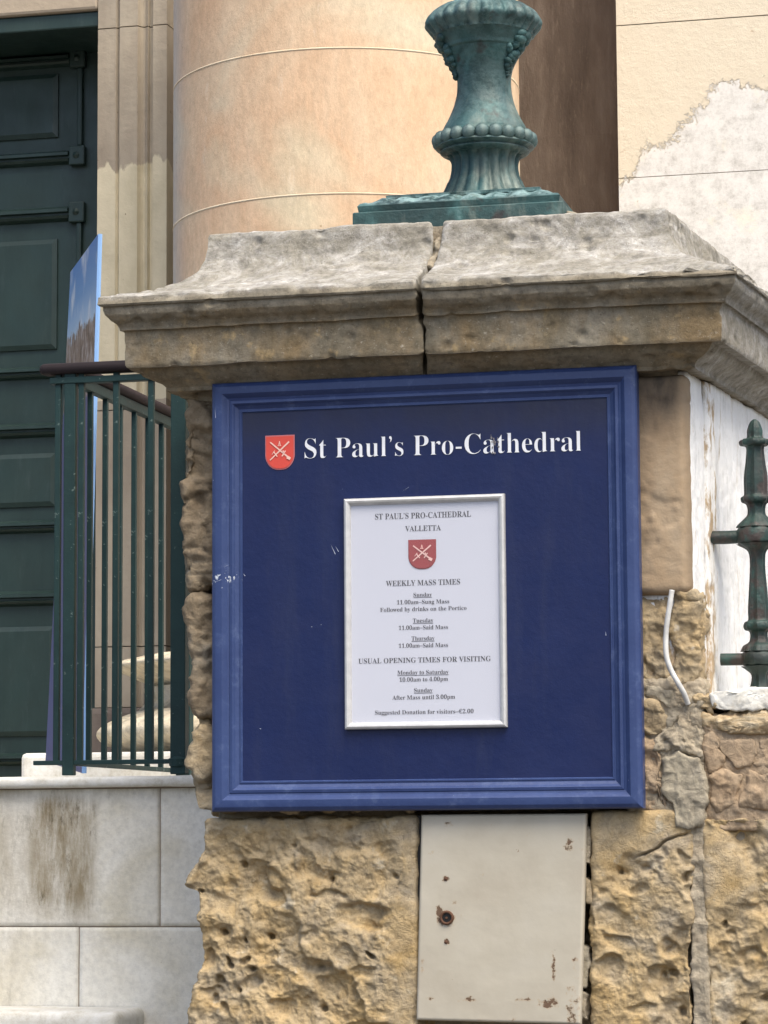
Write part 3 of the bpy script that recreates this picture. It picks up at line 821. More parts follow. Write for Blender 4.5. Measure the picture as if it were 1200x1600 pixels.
def pits(p, lst, Y):
    h = np.zeros(len(p)); s = (PX(700, 1400, Y) - PX(600, 1400, Y)) / 100
    wx = fbm(p, 18, 3, 40) * .022; wz = fbm(p, 18, 3, 41) * .022
    for (px, py, rx, ry, d) in lst:
        x, _, z = P(px, py, Y)
        u = (p[:, 0] + wx - x) / (rx * s); v = (p[:, 2] + wz - z) / (ry * s)
        r = np.sqrt(u * u + v * v) + .25 * v * (v < 0) * -1 * 0
        up_ = np.clip(v, -1, 1)
        w_ = ss(1.05, .75 - .35 * (1 - up_) * .5, r)         # steeper upper rim
        h = np.minimum(h, -d * w_ * (.75 + .25 * up_))
    return h


def honeycomb(amp, seed, specific=None, Y=YF, dens=1.0):
    """crust left standing over scooped-out hollows that meet in sharp ridges"""
    def fn(p, n):
        wv_ = np.stack([fbm(p, 10, 4, seed + 50), fbm(p, 10, 4, seed + 51), fbm(p, 10, 4, seed + 52)], 1)
        q = p + wv_ * .045
        a1, a2, ida = worley(q * np.array([1, 1, 1.3]), 12, seed)
        b1, b2, idb = worley(p + wv_ * .03, 30, seed + 9)
        c1, c2, idc = worley(p + wv_ * .02, 70, seed + 12)
        scoop = (np.minimum(a1, .8) ** 2 - .5) * .034 * (.35 + ida)      # bowls with crisp rims
        scoop2 = (np.minimum(b1, .8) ** 2 - .4) * .014 * (.2 + idb)
        hole = -ss(.34, .16, b1) * (idb > .86) * .022
        gone = ss(-.10, .02, fbm(p, 5, 5, seed + 20) + .10 * dens)       # where the crust has fallen away
        grit = fbm(p, 70, 4, seed + 60, .65) * .0050 + (c2 - c1) * .0030 * gone + ridge(q, 34, 3, seed + 61) * .003
        base = fbm(p, 5, 4, seed) * .012 + fbm(p, 18, 4, seed + 3) * .006
        h = (base + grit + (scoop + scoop2 - .010) * gone + hole * gone + .004) * amp
        if specific: h = h + pits(p, specific, Y) * np.clip(-n[:, 1], 0, 1) * .8
        return h
    return fn


def edge_left(tab):
    ys = [a for a, _ in tab]; xs = [b for _, b in tab]
    zz = np.array([PZ(300, y, YF) for y in ys])[::-1]; xx = np.array([PX(x, y, YF) for y, x in tab])[::-1]
    def wf(p, x0):
        tgt = np.interp(p[:, 2], zz, xx) - x0
        k = np.clip(1 - (p[:, 0] - x0) / .12, 0, 1)
        q = p.copy(); q[:, 0] += tgt * k; return q
    return wf


RB = .12
xm = PX(640, 800, YF)
# upper stones either side behind the board
z0, z1 = PZ(300, 926, YF), PZ(300, 629, YF)
wl = edge_left([(629, 282), (660, 284), (690, 281), (740, 279), (800, 283), (860, 281), (926, 285)])
x0_ = PX(283, 800, YF)


def chipped(p, n):
    f1, f2, idv = worley(p + fbm(p, 12, 2, 81)[:, None] * .03, 17, 82)
    return fbm(p, 9, 4, 77) * .008 + (f2 - f1) * .012 * (idv > .3) + idv * .010 - .012 + ridge(p, 26, 4, 78) * .006 + fbm(p, 60, 4, 79) * .0045 - ss(.0, .2, fbm(p, 12, 3, 80)) * .016


obj('stone', rock(x0_, xm, YF, .5, z0 + .003, ZCAPB - .002, .0045, .012, chipped, lambda p: wl(p, x0_), .01), rock_shoulder, pier, smooth=True)
z0r = PZ(1040, 930, YF)


def smooth_block(p, n): return fbm(p, 7, 4, 90) * .005 + fbm(p, 45, 3, 91) * .0012 - ss(.18, .4, fbm(p, 15, 3, 92)) * .004


def splay(p):
    q = p.copy(); q[:, 0] += SPL * np.clip(p[:, 1] - YF, 0, 2) * np.clip((p[:, 0] - xm) / (XR - xm), 0, 1); return q


m = M('smooth_brown_block', .9, .2)
c = m.ramp(m.noise(7, 6, .65, sc=(1, 1, .6)), [(.3, (.31, .215, .13)), (.5, (.36, .265, .17)), (.7, (.38, .30, .21))])
c = m.mix(m.math('MULTIPLY', m.attr('grime'), m.ramp(m.noise(10, 6, .65, sc=(1, 1, .4)), [(.35, 0.45), (.6, 1.)])), c, (.075, .062, .05))
m.col(c).bump(m.noise(50, 7, .65), .0025); smooth_mat = m.m
v, f = rock(xm + .004, XR + .004, YF - .004, .072, z0r, ZCAPB - .002, .005, .022, smooth_block, splay, .008)
zt_, zb__ = PZ(1020, 590, YF), PZ(1020, 720, YF)
gr = ss(zb__, zt_, v[:, 2]) * ss(PX(1075, 650, YF), PX(1050, 650, YF), v[:, 0]) * 1.25 + .45 * ss(PX(1030, 650, YF), PX(1000, 650, YF), v[:, 0]) + .4 * ss(PX(1062, 650, YF), PX(1074, 650, YF), v[:, 0])
gr = np.clip(gr, 0, 1)
obj('stone', (v, f), smooth_mat, pier, smooth=True, attr={'grime': gr}, label='smooth brown block right of the blue board')
# side of the pier, limewashed
xs_ = lambda y: XR + SPL * (y - YF)


def lime_disp(p, n): return fbm(p * np.array([1, 1, .3]), 20, 4, 60) * .007 + fbm(p, 55, 3, 61) * .002


def side_warp(p):
    q = p.copy(); q[:, 0] += SPL * (p[:, 1] - YF); return q


zs0, zs1 = PZ(1100, 1105, YF), ZCAPB + .006
yfence = .24
v, f = rock(XR - .2, XR - .001, .075, .205, zs0, zs1, .005, .006, lime_disp, side_warp, .005)
obj('limewashed_side', (v, f), limewash, pier, smooth=True, attr={'bare': ss(PZ(1100, 900, YF), PZ(1100, 1080, YF), v[:, 2]) * .9 + .1})
v, f = rock(XR - .2, XR + .010, .2065, 1.0, zs0, zs1, .006, .008, lime_disp, side_warp, .008)
obj('limewashed_side', (v, f), limewash, pier, smooth=True, attr={'bare': ss(.30, .22, v[:, 1]) * .5})

# left rough stones below the shoulder
wl2 = edge_left([(928, 297), (950, 288), (985, 291), (1010, 296), (1040, 303), (1060, 298), (1100, 294), (1125, 305), (1150, 300), (1180, 294), (1220, 290), (1250, 296), (1276, 306)])
x0b = PX(295, 1100, YF)
obj('stone', rock(x0b, xm, YF, .5, PZ(300, 1120, YF), PZ(300, 930, YF), .0045, .014, honeycomb(1.15, 3), lambda p: wl2(p, x0b), .009), rock_shoulder, pier, smooth=True)
obj('stone', rock(x0b, xm, YF, .5, PZ(300, 1273, YF), PZ(300, 1123, YF), .0045, .014, honeycomb(1.1, 13), lambda p: wl2(p, x0b), .009), rock_buff, pier, smooth=True)
# big honeycombed stone under the board
wl3 = edge_left([(1277, 318), (1310, 318), (1345, 310), (1370, 296), (1382, 290), (1400, 302), (1440, 308), (1480, 311), (1530, 308), (1560, 300), (1585, 290), (1620, 284), (1700, 290)])
x0c = PX(306, 1450, YF); x1c = PX(655, 1450, YF)
pl_ = [(417, 1392, 42, 34, .022), (515, 1368, 16, 13, .016), (572, 1432, 52, 22, .022), (540, 1497, 20, 22, .016), (393, 1540, 19, 17, .022), (325, 1498, 9, 16, .018),
       (340, 1532, 11, 9, .03), (378, 1498, 8, 5, .03), (515, 1402, 34, 9, .014), (575, 1493, 6, 6, .035), (357, 1498, 5, 6, .035), (560, 1522, 22, 12, .014), (330, 1555, 26, 12, .018), (480, 1462, 20, 16, .012),
       (357, 1578, 10, 8, .02), (440, 1575, 26, 12, .014), (620, 1560, 16, 20, .008), (490, 1520, 20, 26, .01)]
Zlow = PZ(600, 1720, YF)


def pier_low_disp(p, n):
    right = ss(PX(590, 1400, YF), PX(640, 1400, YF), p[:, 0]); top = ss(PZ(500, 1340, YF), PZ(500, 1290, YF), p[:, 2])
    a = honeycomb(1.0, 23, pl_)(p, n); b = fbm(p, 8, 4, 95) * .007 + fbm(p, 50, 3, 96) * .002 + .004
    k = np.clip(right * .8 + top * .45, 0, 1)
    return a * (1 - k) + b * k


obj('stone', rock(x0c, x1c - .004, YF - .004, .5, Zlow, PZ(500, 1277, YF), .0027, .012, pier_low_disp, lambda p: wl3(p, x0c), .009), rock_ochre, pier, smooth=True, label='large honeycombed ochre stone under the board')
# right of the cabinet
x0d, x1d = PX(921, 1450, YF), PX(1082, 1450, YF)
pr_ = [(1070, 1370, 10, 10, .035), (955, 1512, 24, 22, .026), (1034, 1542, 24, 26, .026), (1047, 1476, 17, 17, .02), (962, 1476, 26, 14, .012), (1070, 1342, 10, 14, .014), (965, 1440, 34, 20, .012), (1000, 1340, 26, 10, .008), (1020, 1365, 14, 10, .01), (1010, 1575, 30, 12, .012)]
zj = PZ(1000, 1332, YF)


def right_disp(p, n):
    a = honeycomb(.95, 33, pr_)(p, n); b = fbm(p, 9, 4, 97) * .006 + fbm(p, 50, 3, 98) * .0015 + .004
    k = ss(PZ(1000, 1370, YF), PZ(1000, 1325, YF), p[:, 2] + fbm(p, 12, 3, 99) * .05 + (PX(1000, 1400, YF) - p[:, 0]) * .5)
    # the hairline crack
    xx = (p[:, 0] - PX(1000, 1330, YF)); yc = PZ(1000, 1336, YF) + xx * .42 + fbm(p, 20, 3, 5) * .01
    ck_ = np.exp(-((p[:, 2] - yc) / .0022) ** 2) * ss(PX(985, 1330, YF), PX(1010, 1330, YF), p[:, 0]) * .016
    return a * (1 - k) + b * k - ck_ * np.clip(-n[:, 1], 0, 1)


def wr(p):
    q = p.copy(); q[:, 0] += fbm(np.stack([p[:, 0] * 0, p[:, 1], p[:, 2]], 1), 14, 3, 44) * .012 * np.clip(1 - np.abs(p[:, 0] - x0d) / .06, 0, 1); return q


obj('stone', rock(x0d + .006, x1d, YF - .004, .5, Zlow, PZ(1000, 1268, YF), .0027, .012, right_disp, wr, .009), rock_ochre, pier, smooth=True, label='pitted ochre stone right of the metal door')


# rubble between the block and the lower stones (right of the board)
def rubble(name, poly, mat, Y=YF, r=.010, amp=1.0, seed=1, root=None, depth=.2, bulge=.0, label=None, crop=True, res=.004):
    """a rough stone whose face has the outline poly (pixels), rounded over its edges"""
    if crop: poly = [(960 + a / 5, 1060 + b / 5) for a, b in poly]
    W = np.array([P(a, b, Y) for a, b in poly])[:, [0, 2]]
    c_ = np.array([(W[:, 0].min() + W[:, 0].max()) / 2, (W[:, 1].min() + W[:, 1].max()) / 2])
    hx, hz = (W[:, 0].max() - W[:, 0].min()) / 2, (W[:, 1].max() - W[:, 1].min()) / 2
    D = []; n_ = len(W)
    for i in range(n_):
        for k in range(12): D.append(W[i] + (W[(i + 1) % n_] - W[i]) * k / 12)
    D = np.array(D) - c_; an = np.arctan2(D[:, 1] / hz, D[:, 0] / hx); rr_ = np.hypot(D[:, 0] / hx, D[:, 1] / hz); o_ = np.argsort(an)
    an, rr_ = an[o_], rr_[o_]
    def wp(p):
        q = p.copy(); u = (p[:, 0] - c_[0]) / hx; v = (p[:, 2] - c_[1]) / hz
        rho = np.maximum(np.abs(u), np.abs(v)); th = np.arctan2(v, u); R_ = np.interp(th, an, rr_, period=2 * math.pi)
        q[:, 0] = c_[0] + hx * rho * R_ * np.cos(th); q[:, 2] = c_[1] + hz * rho * R_ * np.sin(th)
        q[:, 0] += fbm(q, 34, 4, seed + 70) * .009 * rho; q[:, 2] += fbm(q, 34, 4, seed + 71) * .009 * rho
        q[:, 1] -= bulge * np.clip(1 - rho ** 3, 0, 1) * (p[:, 1] < Y + depth * .5)
        return q
    def dp(p, n): return (fbm(p, 12, 4, seed) * .008 + ridge(p, 22, 5, seed + 1) * .006 + fbm(p, 60, 5, seed + 2, .65) * .006 - ss(.05, .14, fbm(p, 20, 3, seed + 4)) * .005) * amp
    return obj(name, rock(c_[0] - hx, c_[0] + hx, Y, Y + depth, c_[1] - hz, c_[1] + hz, res, r, dp, wp, .012), mat, root or pier, smooth=True, label=label)


vb_, fb_ = rock(PX(980, 1100, YF), PX(1097, 1100, YF), YF + .010, YF + .12, PZ(1040, 1310, YF), PZ(1040, 1062, YF), .0034, .01, lambda p, n: fbm(p, 14, 4, 301) * .008 + fbm(p, 50, 5, 302, .65) * .010 + ridge(p, 26, 3, 303) * .005)
obj('mortar_bed', (vb_, fb_), mortar_mat, pier, smooth=True)
rubble('stone', [(140, -640), (440, -655), (470, -300), (440, -100), (400, 60), (250, 50), (140, -20)], rock_buff, YF + .018, .008, 1.3, 101)
rubble('stone', [(430, -660), (640, -650), (650, -200), (640, 60), (600, 170), (560, 150), (480, 60), (450, -200)], rock_buff, YF + .014, .008, 1.5, 102)
rubble('stone', [(470, -690), (650, -690), (650, -610), (480, -600)], rock_buff, YF + .006, .008, .7, 109)
rubble('stone', [(225, 40), (330, 30), (440, 60), (505, 130), (490, 200), (440, 255), (380, 215), (300, 180), (225, 150)], rock_grey, YF + .002, .015, .8, 103, bulge=.004)
rubble('stone', [(205, 185), (260, 160), (340, 200), (405, 290), (405, 370), (370, 435), (280, 450), (205, 435)], rock_buff, YF - .006, .012, .9, 104, bulge=.002)
rubble('stone', [(370, 220), (450, 250), (478, 310), (465, 385), (415, 405), (395, 300)], rock_grey, YF + .006, .01, .7, 105)
rubble('stone', [(480, 380), (500, 260), (560, 190), (650, 180), (655, 320), (685, 430), (692, 612), (620, 604), (540, 572), (400, 585), (320, 575), (325, 470), (400, 400)], mortar_mat, YF - .002, .010, 1.5, 106)
rubble('stone', [(200, 450), (330, 480), (330, 575), (355, 620), (345, 760), (340, 900), (440, 980), (470, 1170), (300, 1060), (200, 1010)], rock_brown, YF + .002, .012, 1.3, 107)
rubble('stone', [(365, 620), (500, 580), (670, 630), (705, 760), (735, 850), (722, 970), (690, 1060), (700, 1140), (590, 1180), (470, 1155), (445, 970), (350, 885), (365, 740)], rock_grey, YF - .010, .010, .65, 108, label='flat grey stone beside the bottom corner of the blue board')
rubble('stone', [(590, 120), (740, 110), (790, 200), (760, 260), (650, 250), (610, 200)], rock_buff, YF - .004, .010, 1.6, 110)
# loose mortar shards between the cabinet and the stone
for i, (a, b, c_, d_) in enumerate(((913, 925, 1292, 1352), (914, 924, 1372, 1412), (908, 921, 1478, 1545), (903, 917, 1548, 1594))):
    rubble('mortar_shard', [(a, c_), (b, c_ + 6), (b + 1, (c_ + d_) / 2), (b - 2, d_), (a, d_ - 3), (a - 1, (c_ + d_) / 2)], [mortar_mat, rock_buff, rock_grey, mortar_mat][i], YF + .004, .004, .4, 130 + i, depth=.05, crop=False, res=.003)
# pier core behind the stones
core = box(XL + .06, XR - .02, YF + .035, 1.0, Zlow - .02, ZCAPB - .004)
vcore, fcore = rock(PX(330, 1300, YF), XR - .012, YF + .05, .6, Zlow, ZCAPB - .004, .012, .01, lambda p, n: fbm(p, 14, 4, 88) * .012)
xd_a, xd_b = PX(640, 1450, YF), PX(923, 1450, YF)
msk = (vcore[:, 0] > xd_a) & (vcore[:, 0] < xd_b) & (vcore[:, 2] < PZ(780, 1262, YF)) & (vcore[:, 1] < .2)
vcore[msk, 1] += .10
obj('mortar_core', (vcore, fcore), mortar_mat, pier, smooth=True)
obj('pier_foot', box(XL + .02, XR + .02, YF + .01, 1.0, 0, Zlow - .002, .02), rock_buff, pier)

# ------------------------------------------------------------------ low fence wall on the right
lw = thing('low_wall', 'low rough stone wall with white coping under the iron fence', 'wall', P(1150, 1500, YF))
rubble('coping_stone', [(735, 110), (770, 98), (1800, 40), (1800, 245), (1300, 250), (900, 256), (740, 230)], coping_mat, YF - .004, .006, .5, 140, lw, depth=.4)
m = M('eroded_course', .95, .2)
ds = m.noise(26, 7, .7, sc=(.25, 1, 1.5), dist=.8)
m.col(m.ramp(ds, [(.35, (.28, .19, .11)), (.5, (.44, .34, .21)), (.66, (.54, .46, .33))])).bump(ds, .008); erod = m.m
rubble('stone', [(655, 262), (760, 262), (1800, 252), (1800, 425), (1100, 438), (860, 445), (760, 405), (690, 420), (655, 330)], erod, YF + .004, .012, 1.3, 141, lw, depth=.4, bulge=.006)
rubble('stone', [(690, 425), (760, 410), (835, 460), (800, 560), (862, 600), (872, 650), (850, 685), (735, 750), (702, 640), (692, 480)], rock_brown, YF + .004, .010, .8, 150, lw, depth=.3)
rubble('stone', [(812, 465), (960, 462), (1102, 470), (1112, 600), (1062, 682), (940, 702), (880, 625), (805, 545)], rock_brown, YF + .002, .008, .3, 151, lw, depth=.3)
rubble('stone', [(1112, 466), (1650, 440), (1650, 690), (1080, 700), (1072, 690), (1118, 605)], rock_brown, YF + .004, .010, .5, 152, lw, depth=.3)
rubble('stone', [(735, 758), (855, 694), (955, 712), (1000, 730), (1020, 750), (985, 850), (940, 980), (860, 1030), (775, 1062), (725, 985)], rock_brown, YF + .002, .010, .9, 153, lw, depth=.3, bulge=.006)
rubble('stone', [(1035, 715), (1650, 700), (1650, 1010), (955, 1020), (995, 860)], rock_brown, YF + .002, .012, .9, 154, lw, depth=.3, bulge=.006)
pw = [(1172, 1502, 26, 24, .022), (1134, 1449, 5, 5, .03), (1142, 1465, 10, 8, .014), (1190, 1425, 24, 14, .012), (1150, 1340, 34, 38, .010), (1165, 1545, 30, 22, .012), (1230, 1400, 30, 30, .02), (1160, 1420, 30, 6, .01)]
x0e, x1e = PX(1099, 1450, YF), PX(1330, 1450, YF)


def ewarp(p): return p


def wall_big(p, n):
    a = honeycomb(.8, 43, pw)(p, n); b = fbm(p, 8, 4, 197) * .006 + fbm(p, 50, 3, 198) * .0015 + .003
    k = ss(-.1, .25, fbm(p, 6, 3, 196))
    return a * (1 - .75 * k) + b * .75 * k


obj('stone', rock(x0e, x1e, YF - .001, .45, Zlow, PZ(1150, 1276, YF), .0029, .012, wall_big, None, .02), rock_ochre, lw, smooth=True, label='large pitted stone at the bottom of the low wall')
# pale vertical mortar seam
sm = [P(1090, 1296, YF), P(1087, 1340, YF), P(1089, 1400, YF), P(1090, 1460, YF), P(1089, 1520, YF), P(1092, 1620, YF), P(1092, 1700, YF)]
vs_, fs_ = rock(PX(1078, 1450, YF), PX(1106, 1450, YF), YF + .004, YF + .1, Zlow, PZ(1090, 1270, YF), .0035, .008, lambda p, n: fbm(p, 25, 4, 210) * .010 + ridge(p, 40, 3, 211) * .004, None, .01)
obj('mortar_seam', (vs_, fs_), mortar_mat, lw, smooth=True)
vb_, fb_ = rock(PX(1098, 1200, YF), x1e, YF + .009, YF + .2, PZ(1150, 1300, YF), PZ(1150, 1112, YF), .004, .01, lambda p, n: fbm(p, 14, 4, 311) * .006 + fbm(p, 50, 5, 312, .65) * .008, None, .02)
obj('mortar_bed', (vb_, fb_), rock_brown, lw, smooth=True)
obj('wall_core', box(x0e + .01, x1e, YF + .03, .44, 0, PZ(1150, 1120, YF)), mortar_mat, lw)

# ------------------------------------------------------------------ cast iron fence on the right
YI = .235
si = FOC / ((Vector(P(1180, 900, YI)) - CAM).dot(F))
xi = PX(1184, 900, YI)
fence = thing('iron_fence', 'dark green cast iron fence with turned baluster on the low wall', 'fence', (xi, YI, PZ(1184, 1092, YI)))
bp = [(655, 2), (660, 7), (672, 11), (684, 12), (687, 21), (691, 23), (696, 21), (699, 13), (720, 14), (745, 17), (768, 17), (774, 18), (777, 22), (784, 21), (789, 14), (803, 13), (811, 19), (819, 27), (824, 30)]
bp2 = [(850, 30), (853, 25), (862, 13), (885, 11), (920, 13), (952, 15), (968, 15), (972, 20), (978, 22), (984, 20), (988, 13), (1002, 14), (1009, 23), (1018, 27)]
bp3 = [(1041, 27), (1046, 20), (1055, 12), (1072, 14), (1084, 20), (1094, 23)]


def zi(y): return PZ(1184, y, YI)


def fl(j, a, r, z): return r * (1 + .10 * math.cos(a * 8))


for nm, bb in (('finial', bp), ('baluster', bp2), ('foot', bp3)):
    pts = spline([(r / si, 0, zi(y)) for y, r in bb], 4)
    obj(nm, lathe(xi, YI, [(max(.001, q.x), q.z) for q in pts][::-1], 32, fl), iron_mat, fence, smooth=True, angle=60)
obj('collar', lathe(xi, YI, [(30 / si, zi(849)), (31 / si, zi(846)), (31 / si, zi(828)), (29 / si, zi(825))], 24), iron_mat, fence, smooth=True)
obj('collar', lathe(xi, YI, [(25 / si, zi(1040)), (28 / si, zi(1038)), (28 / si, zi(1021)), (25 / si, zi(1019))], 24), iron_mat, fence, smooth=True)
for (xa, yc, rr, dz) in ((1106, 838, 10.5, 0), (1126, 1030, 9.5, 0)):
    zc = zi(yc)
    pts = [(PX(xa, yc, YI) + t * .45, YI, zc) for t in np.linspace(0, 1, 12)]
    v, f = tube(pts, rr / si, 12); v = np.array(v); v[:, 2] += fbm(v, 20, 3, 5) * .002; v[:, 1] += fbm(v, 20, 3, 6) * .002
    obj('rail', (v, f), iron_mat, fence, smooth=True, angle=60)
# slanting stay behind the finial
# ------------------------------------------------------------------ white cable
cp = [P(1050, 922, .03), P(1046, 948, .028), P(1041, 985, .030), P(1041, 1022, .028), P(1048, 1046, .030), P(1060, 1068, .030), P(1069, 1084, .036), P(1075, 1100, .05)]
obj_c = obj('cable', tube(spline(cp, 8), 4.1 / 690, 12), cable_mat, smooth=True, loc=cp[-1])
tag(obj_c, 'white electric cable hanging from the brown block beside the blue board', 'cable')

# ------------------------------------------------------------------ cabinet door
cab = thing('meter_cabinet', 'beige painted metal cabinet door with rust spots under the board', 'cabinet', P(780, 1598, .03))
YM = .034
tl, tr_, bl, br = P(658, 1273, YM), P(916, 1271, YM), P(650, 1594, YM), P(907, 1601, YM)
nx, nz = 110, 140
s_, t_ = np.meshgrid(np.linspace(0, 1, nx + 1), np.linspace(0, 1, nz + 1), indexing='ij')
q = (np.array(bl)[None] * ((1 - s_) * (1 - t_)).ravel()[:, None] + np.array(br)[None] * (s_ * (1 - t_)).ravel()[:, None] + np.array(tl)[None] * ((1 - s_) * t_).ravel()[:, None] + np.array(tr_)[None] * (s_ * t_).ravel()[:, None])
q[:, 1] += fbm(q, 4, 3, 9) * .002
ed = np.minimum(np.minimum(s_, 1 - s_) * .37, np.minimum(t_, 1 - t_) * .46).ravel()
q[:, 1] += np.clip(1 - ed / .004, 0, 1) ** 2 * .004
I = np.arange((nx + 1) * (nz + 1)).reshape(nx + 1, nz + 1)
fq = np.stack([I[:-1, :-1], I[1:, :-1], I[1:, 1:], I[:-1, 1:]], -1).reshape(-1, 4).tolist()
bnd = list(I[:, 0]) + list(I[-1, 1:]) + list(I[::-1, -1][1:]) + list(I[0, ::-1][1:-1]); nb = len(bnd)
V = q.tolist(); base_n = len(V)
for b_ in bnd: V.append([q[b_][0], YM + .022, q[b_][2]])
for k in range(nb): fq.append((int(bnd[k]), base_n + k, base_n + (k + 1) % nb, int(bnd[(k + 1) % nb])))
va = np.array(V); s = (PX(700, 1400, YM) - PX(600, 1400, YM)) / 100
rust = np.zeros(len(va)) - .05
for (px, py, rx, ry, a) in ((698, 1436, 16, 14, .8), (697, 1373, 6, 6, 1.), (752, 1367, 6, 4, .6), (710, 1408, 12, 7, .5), (685, 1424, 7, 12, .8), (697, 1472, 6, 6, .9), (865, 1515, 4, 26, .8), (858, 1568, 16, 10, .8), (820, 1562, 16, 5, .6),
                            (732, 1562, 20, 5, .55), (675, 1560, 14, 4, .5), (897, 1570, 16, 45, .55), (890, 1320, 12, 16, .6), (698, 1287, 20, 7, .5), (840, 1300, 22, 8, .4), (675, 1330, 12, 8, .35), (898, 1500, 7, 24, .5), (660, 1505, 4, 14, .6), (780, 1595, 90, 5, .35), (908, 1310, 6, 22, .5), (770, 1290, 6, 5, .6)):
    x, _, z = P(px, py, YM); d = ((va[:, 0] - x) / (rx * s)) ** 2 + ((va[:, 2] - z) / (ry * s)) ** 2
    rust = np.maximum(rust, a * np.exp(-d * .8))
obj('door_panel', (V, fq), cabinet_mat, cab, smooth=True, angle=50, attr={'rust': rust})
obj('cabinet_box', join(box(PX(655, 1400, .07), PX(660, 1400, .07), .058, .14, bl[2], tl[2] - .002), box(PX(660, 1400, .07), PX(905, 1400, .07), .135, .14, bl[2], tl[2] - .002)), black, cab)
kx, _, kz = P(698, 1434, YM)
n = 20
V = []; Fc = []
for (r_, y_) in ((.0165, 0.0005), (.0155, -.004), (.0115, -.005), (.0100, -.001), (.0095, .0)):
    for k in range(n): V.append((kx + r_ * math.cos(2 * math.pi * k / n), YM + y_, kz + r_ * math.sin(2 * math.pi * k / n)))
for j in range(4):
    for k in range(n): Fc.append((j * n + k, j * n + (k + 1) % n, (j + 1) * n + (k + 1) % n, (j + 1) * n + k))
lk = obj('lock', (V, Fc), rusty, cab, smooth=True)
obj('keyhole', ([(kx + .0098 * math.cos(2 * math.pi * k / n), YM - .0012, kz + .0098 * math.sin(2 * math.pi * k / n)) for k in range(n)], [tuple(range(n))]), black, lk)
obj('key_pin', tube([(kx, YM - .001, kz), (kx, YM - .004, kz)], .0028, 8), rusty, lk)
for (px, py, rr) in ((697, 1373, .0048), (697, 1472, .0042)):
    x, _, z = P(px, py, YM); obj('rivet', ([(x + rr * math.cos(k * .785), YM - .001, z + rr * math.sin(k * .785)) for k in range(8)] + [(x, YM - .003, z)], [(k, (k + 1) % 8, 8) for k in range(8)]), rusty, cab)


# ------------------------------------------------------------------ blue notice board
def mitre(x0, x1, z0, z1, prof_, Y, mat, parent, name, attrf=None, sub=60):
    """four mitred rails; prof_: (distance in from the outer edge, depth behind Y)"""
    cs = [((x0, z0), (1, 1)), ((x1, z0), (-1, 1)), ((x1, z1), (-1, -1)), ((x0, z1), (1, -1))]
    for k in range(4):
        (ax, az), (adx, adz) = cs[k]; (bx, bz), (bdx, bdz) = cs[(k + 1) % 4]
        V = []; Fc = []; n_ = len(prof_)
        for i in range(sub + 1):
            t = i / sub
            for w_, y_ in prof_:
                pa = (ax + adx * w_, az + adz * w_); pb = (bx + bdx * w_, bz + bdz * w_)
                V.append((pa[0] + (pb[0] - pa[0]) * t, Y + y_, pa[1] + (pb[1] - pa[1]) * t))
        for i in range(sub):
            for j in range(n_): Fc.append((i * n_ + j, i * n_ + (j + 1) % n_, (i + 1) * n_ + (j + 1) % n_, (i + 1) * n_ + j))
        Fc.append(tuple(range(n_))); Fc.append(tuple(sub * n_ + j for j in range(n_))[::-1])
        obj(name, (V, Fc), mat, parent, smooth=True, angle=18, attr=attrf(np.array(V)) if attrf else None)


bx0, bx1, bz0, bz1 = -.4025, .5755, PZ(600, 1265, 0), PZ(650, 590, 0)
bx0 = PX(332, 1000, 0) - .004; bx1 = PX(998, 1000, 0) + .003; bz1 += .008; bz0 -= .002
board = thing('notice_board', 'dark blue notice board in moulded frame lettered in white on the pier', 'notice board', ((bx0 + bx1) / 2, 0, bz0))
bprof = [(0, .045), (0, .010), (.003, .005), (.010, .0005), (.012, 0), (.026, 0), (.0285, .002), (.036, .010), (.041, .0115), (.0425, .0095), (.0485, .0085), (.051, .0105), (.0535, .014), (.061, .0195), (.0635, .0195), (.0645, .018), (.0675, .018), (.0695, .021), (.0695, .045)]


def chips(v):
    x, _, z = P(352, 905, 0); d = ((v[:, 0] - x) / .05) ** 2 + ((v[:, 2] - z) / .022) ** 2
    e = np.exp(-d) + .3 * (v[:, 0] < bx0 + .004) + .2 * (v[:, 2] < bz0 + .075) * (v[:, 2] > bz0 + .05)
    return {'chips': np.clip(e, 0, 1)}


mitre(bx0, bx1, bz0, bz1, bprof, 0, frame_mat, board, 'frame_rail', chips)
YPn = .0215
v, q_ = grid_wall(bx0 + .068, bx1 - .068, bz0 + .068, bz1 - .068, YPn, .02)
gr = ss(bz1 - .20, bz1 - .07, v[:, 2]) * .9
obj('panel', (v, q_), panel_mat, board, attr={'grime': gr})
obj('back_board', box(bx0 + .002, bx1 - .002, YPn + .004, .047, bz0 + .002, bz1 - .002), frame_mat, board)


def serif(t):
    r = ''
    for ch in t:
        if 'A' <= ch <= 'Z': r += chr(0x1D400 + ord(ch) - 65)
        elif 'a' <= ch <= 'z': r += chr(0x1D41A + ord(ch) - 97)
        elif '0' <= ch <= '9': r += chr(0x1D7CE + ord(ch) - 48)
        else: r += ch
    return r


dg = None


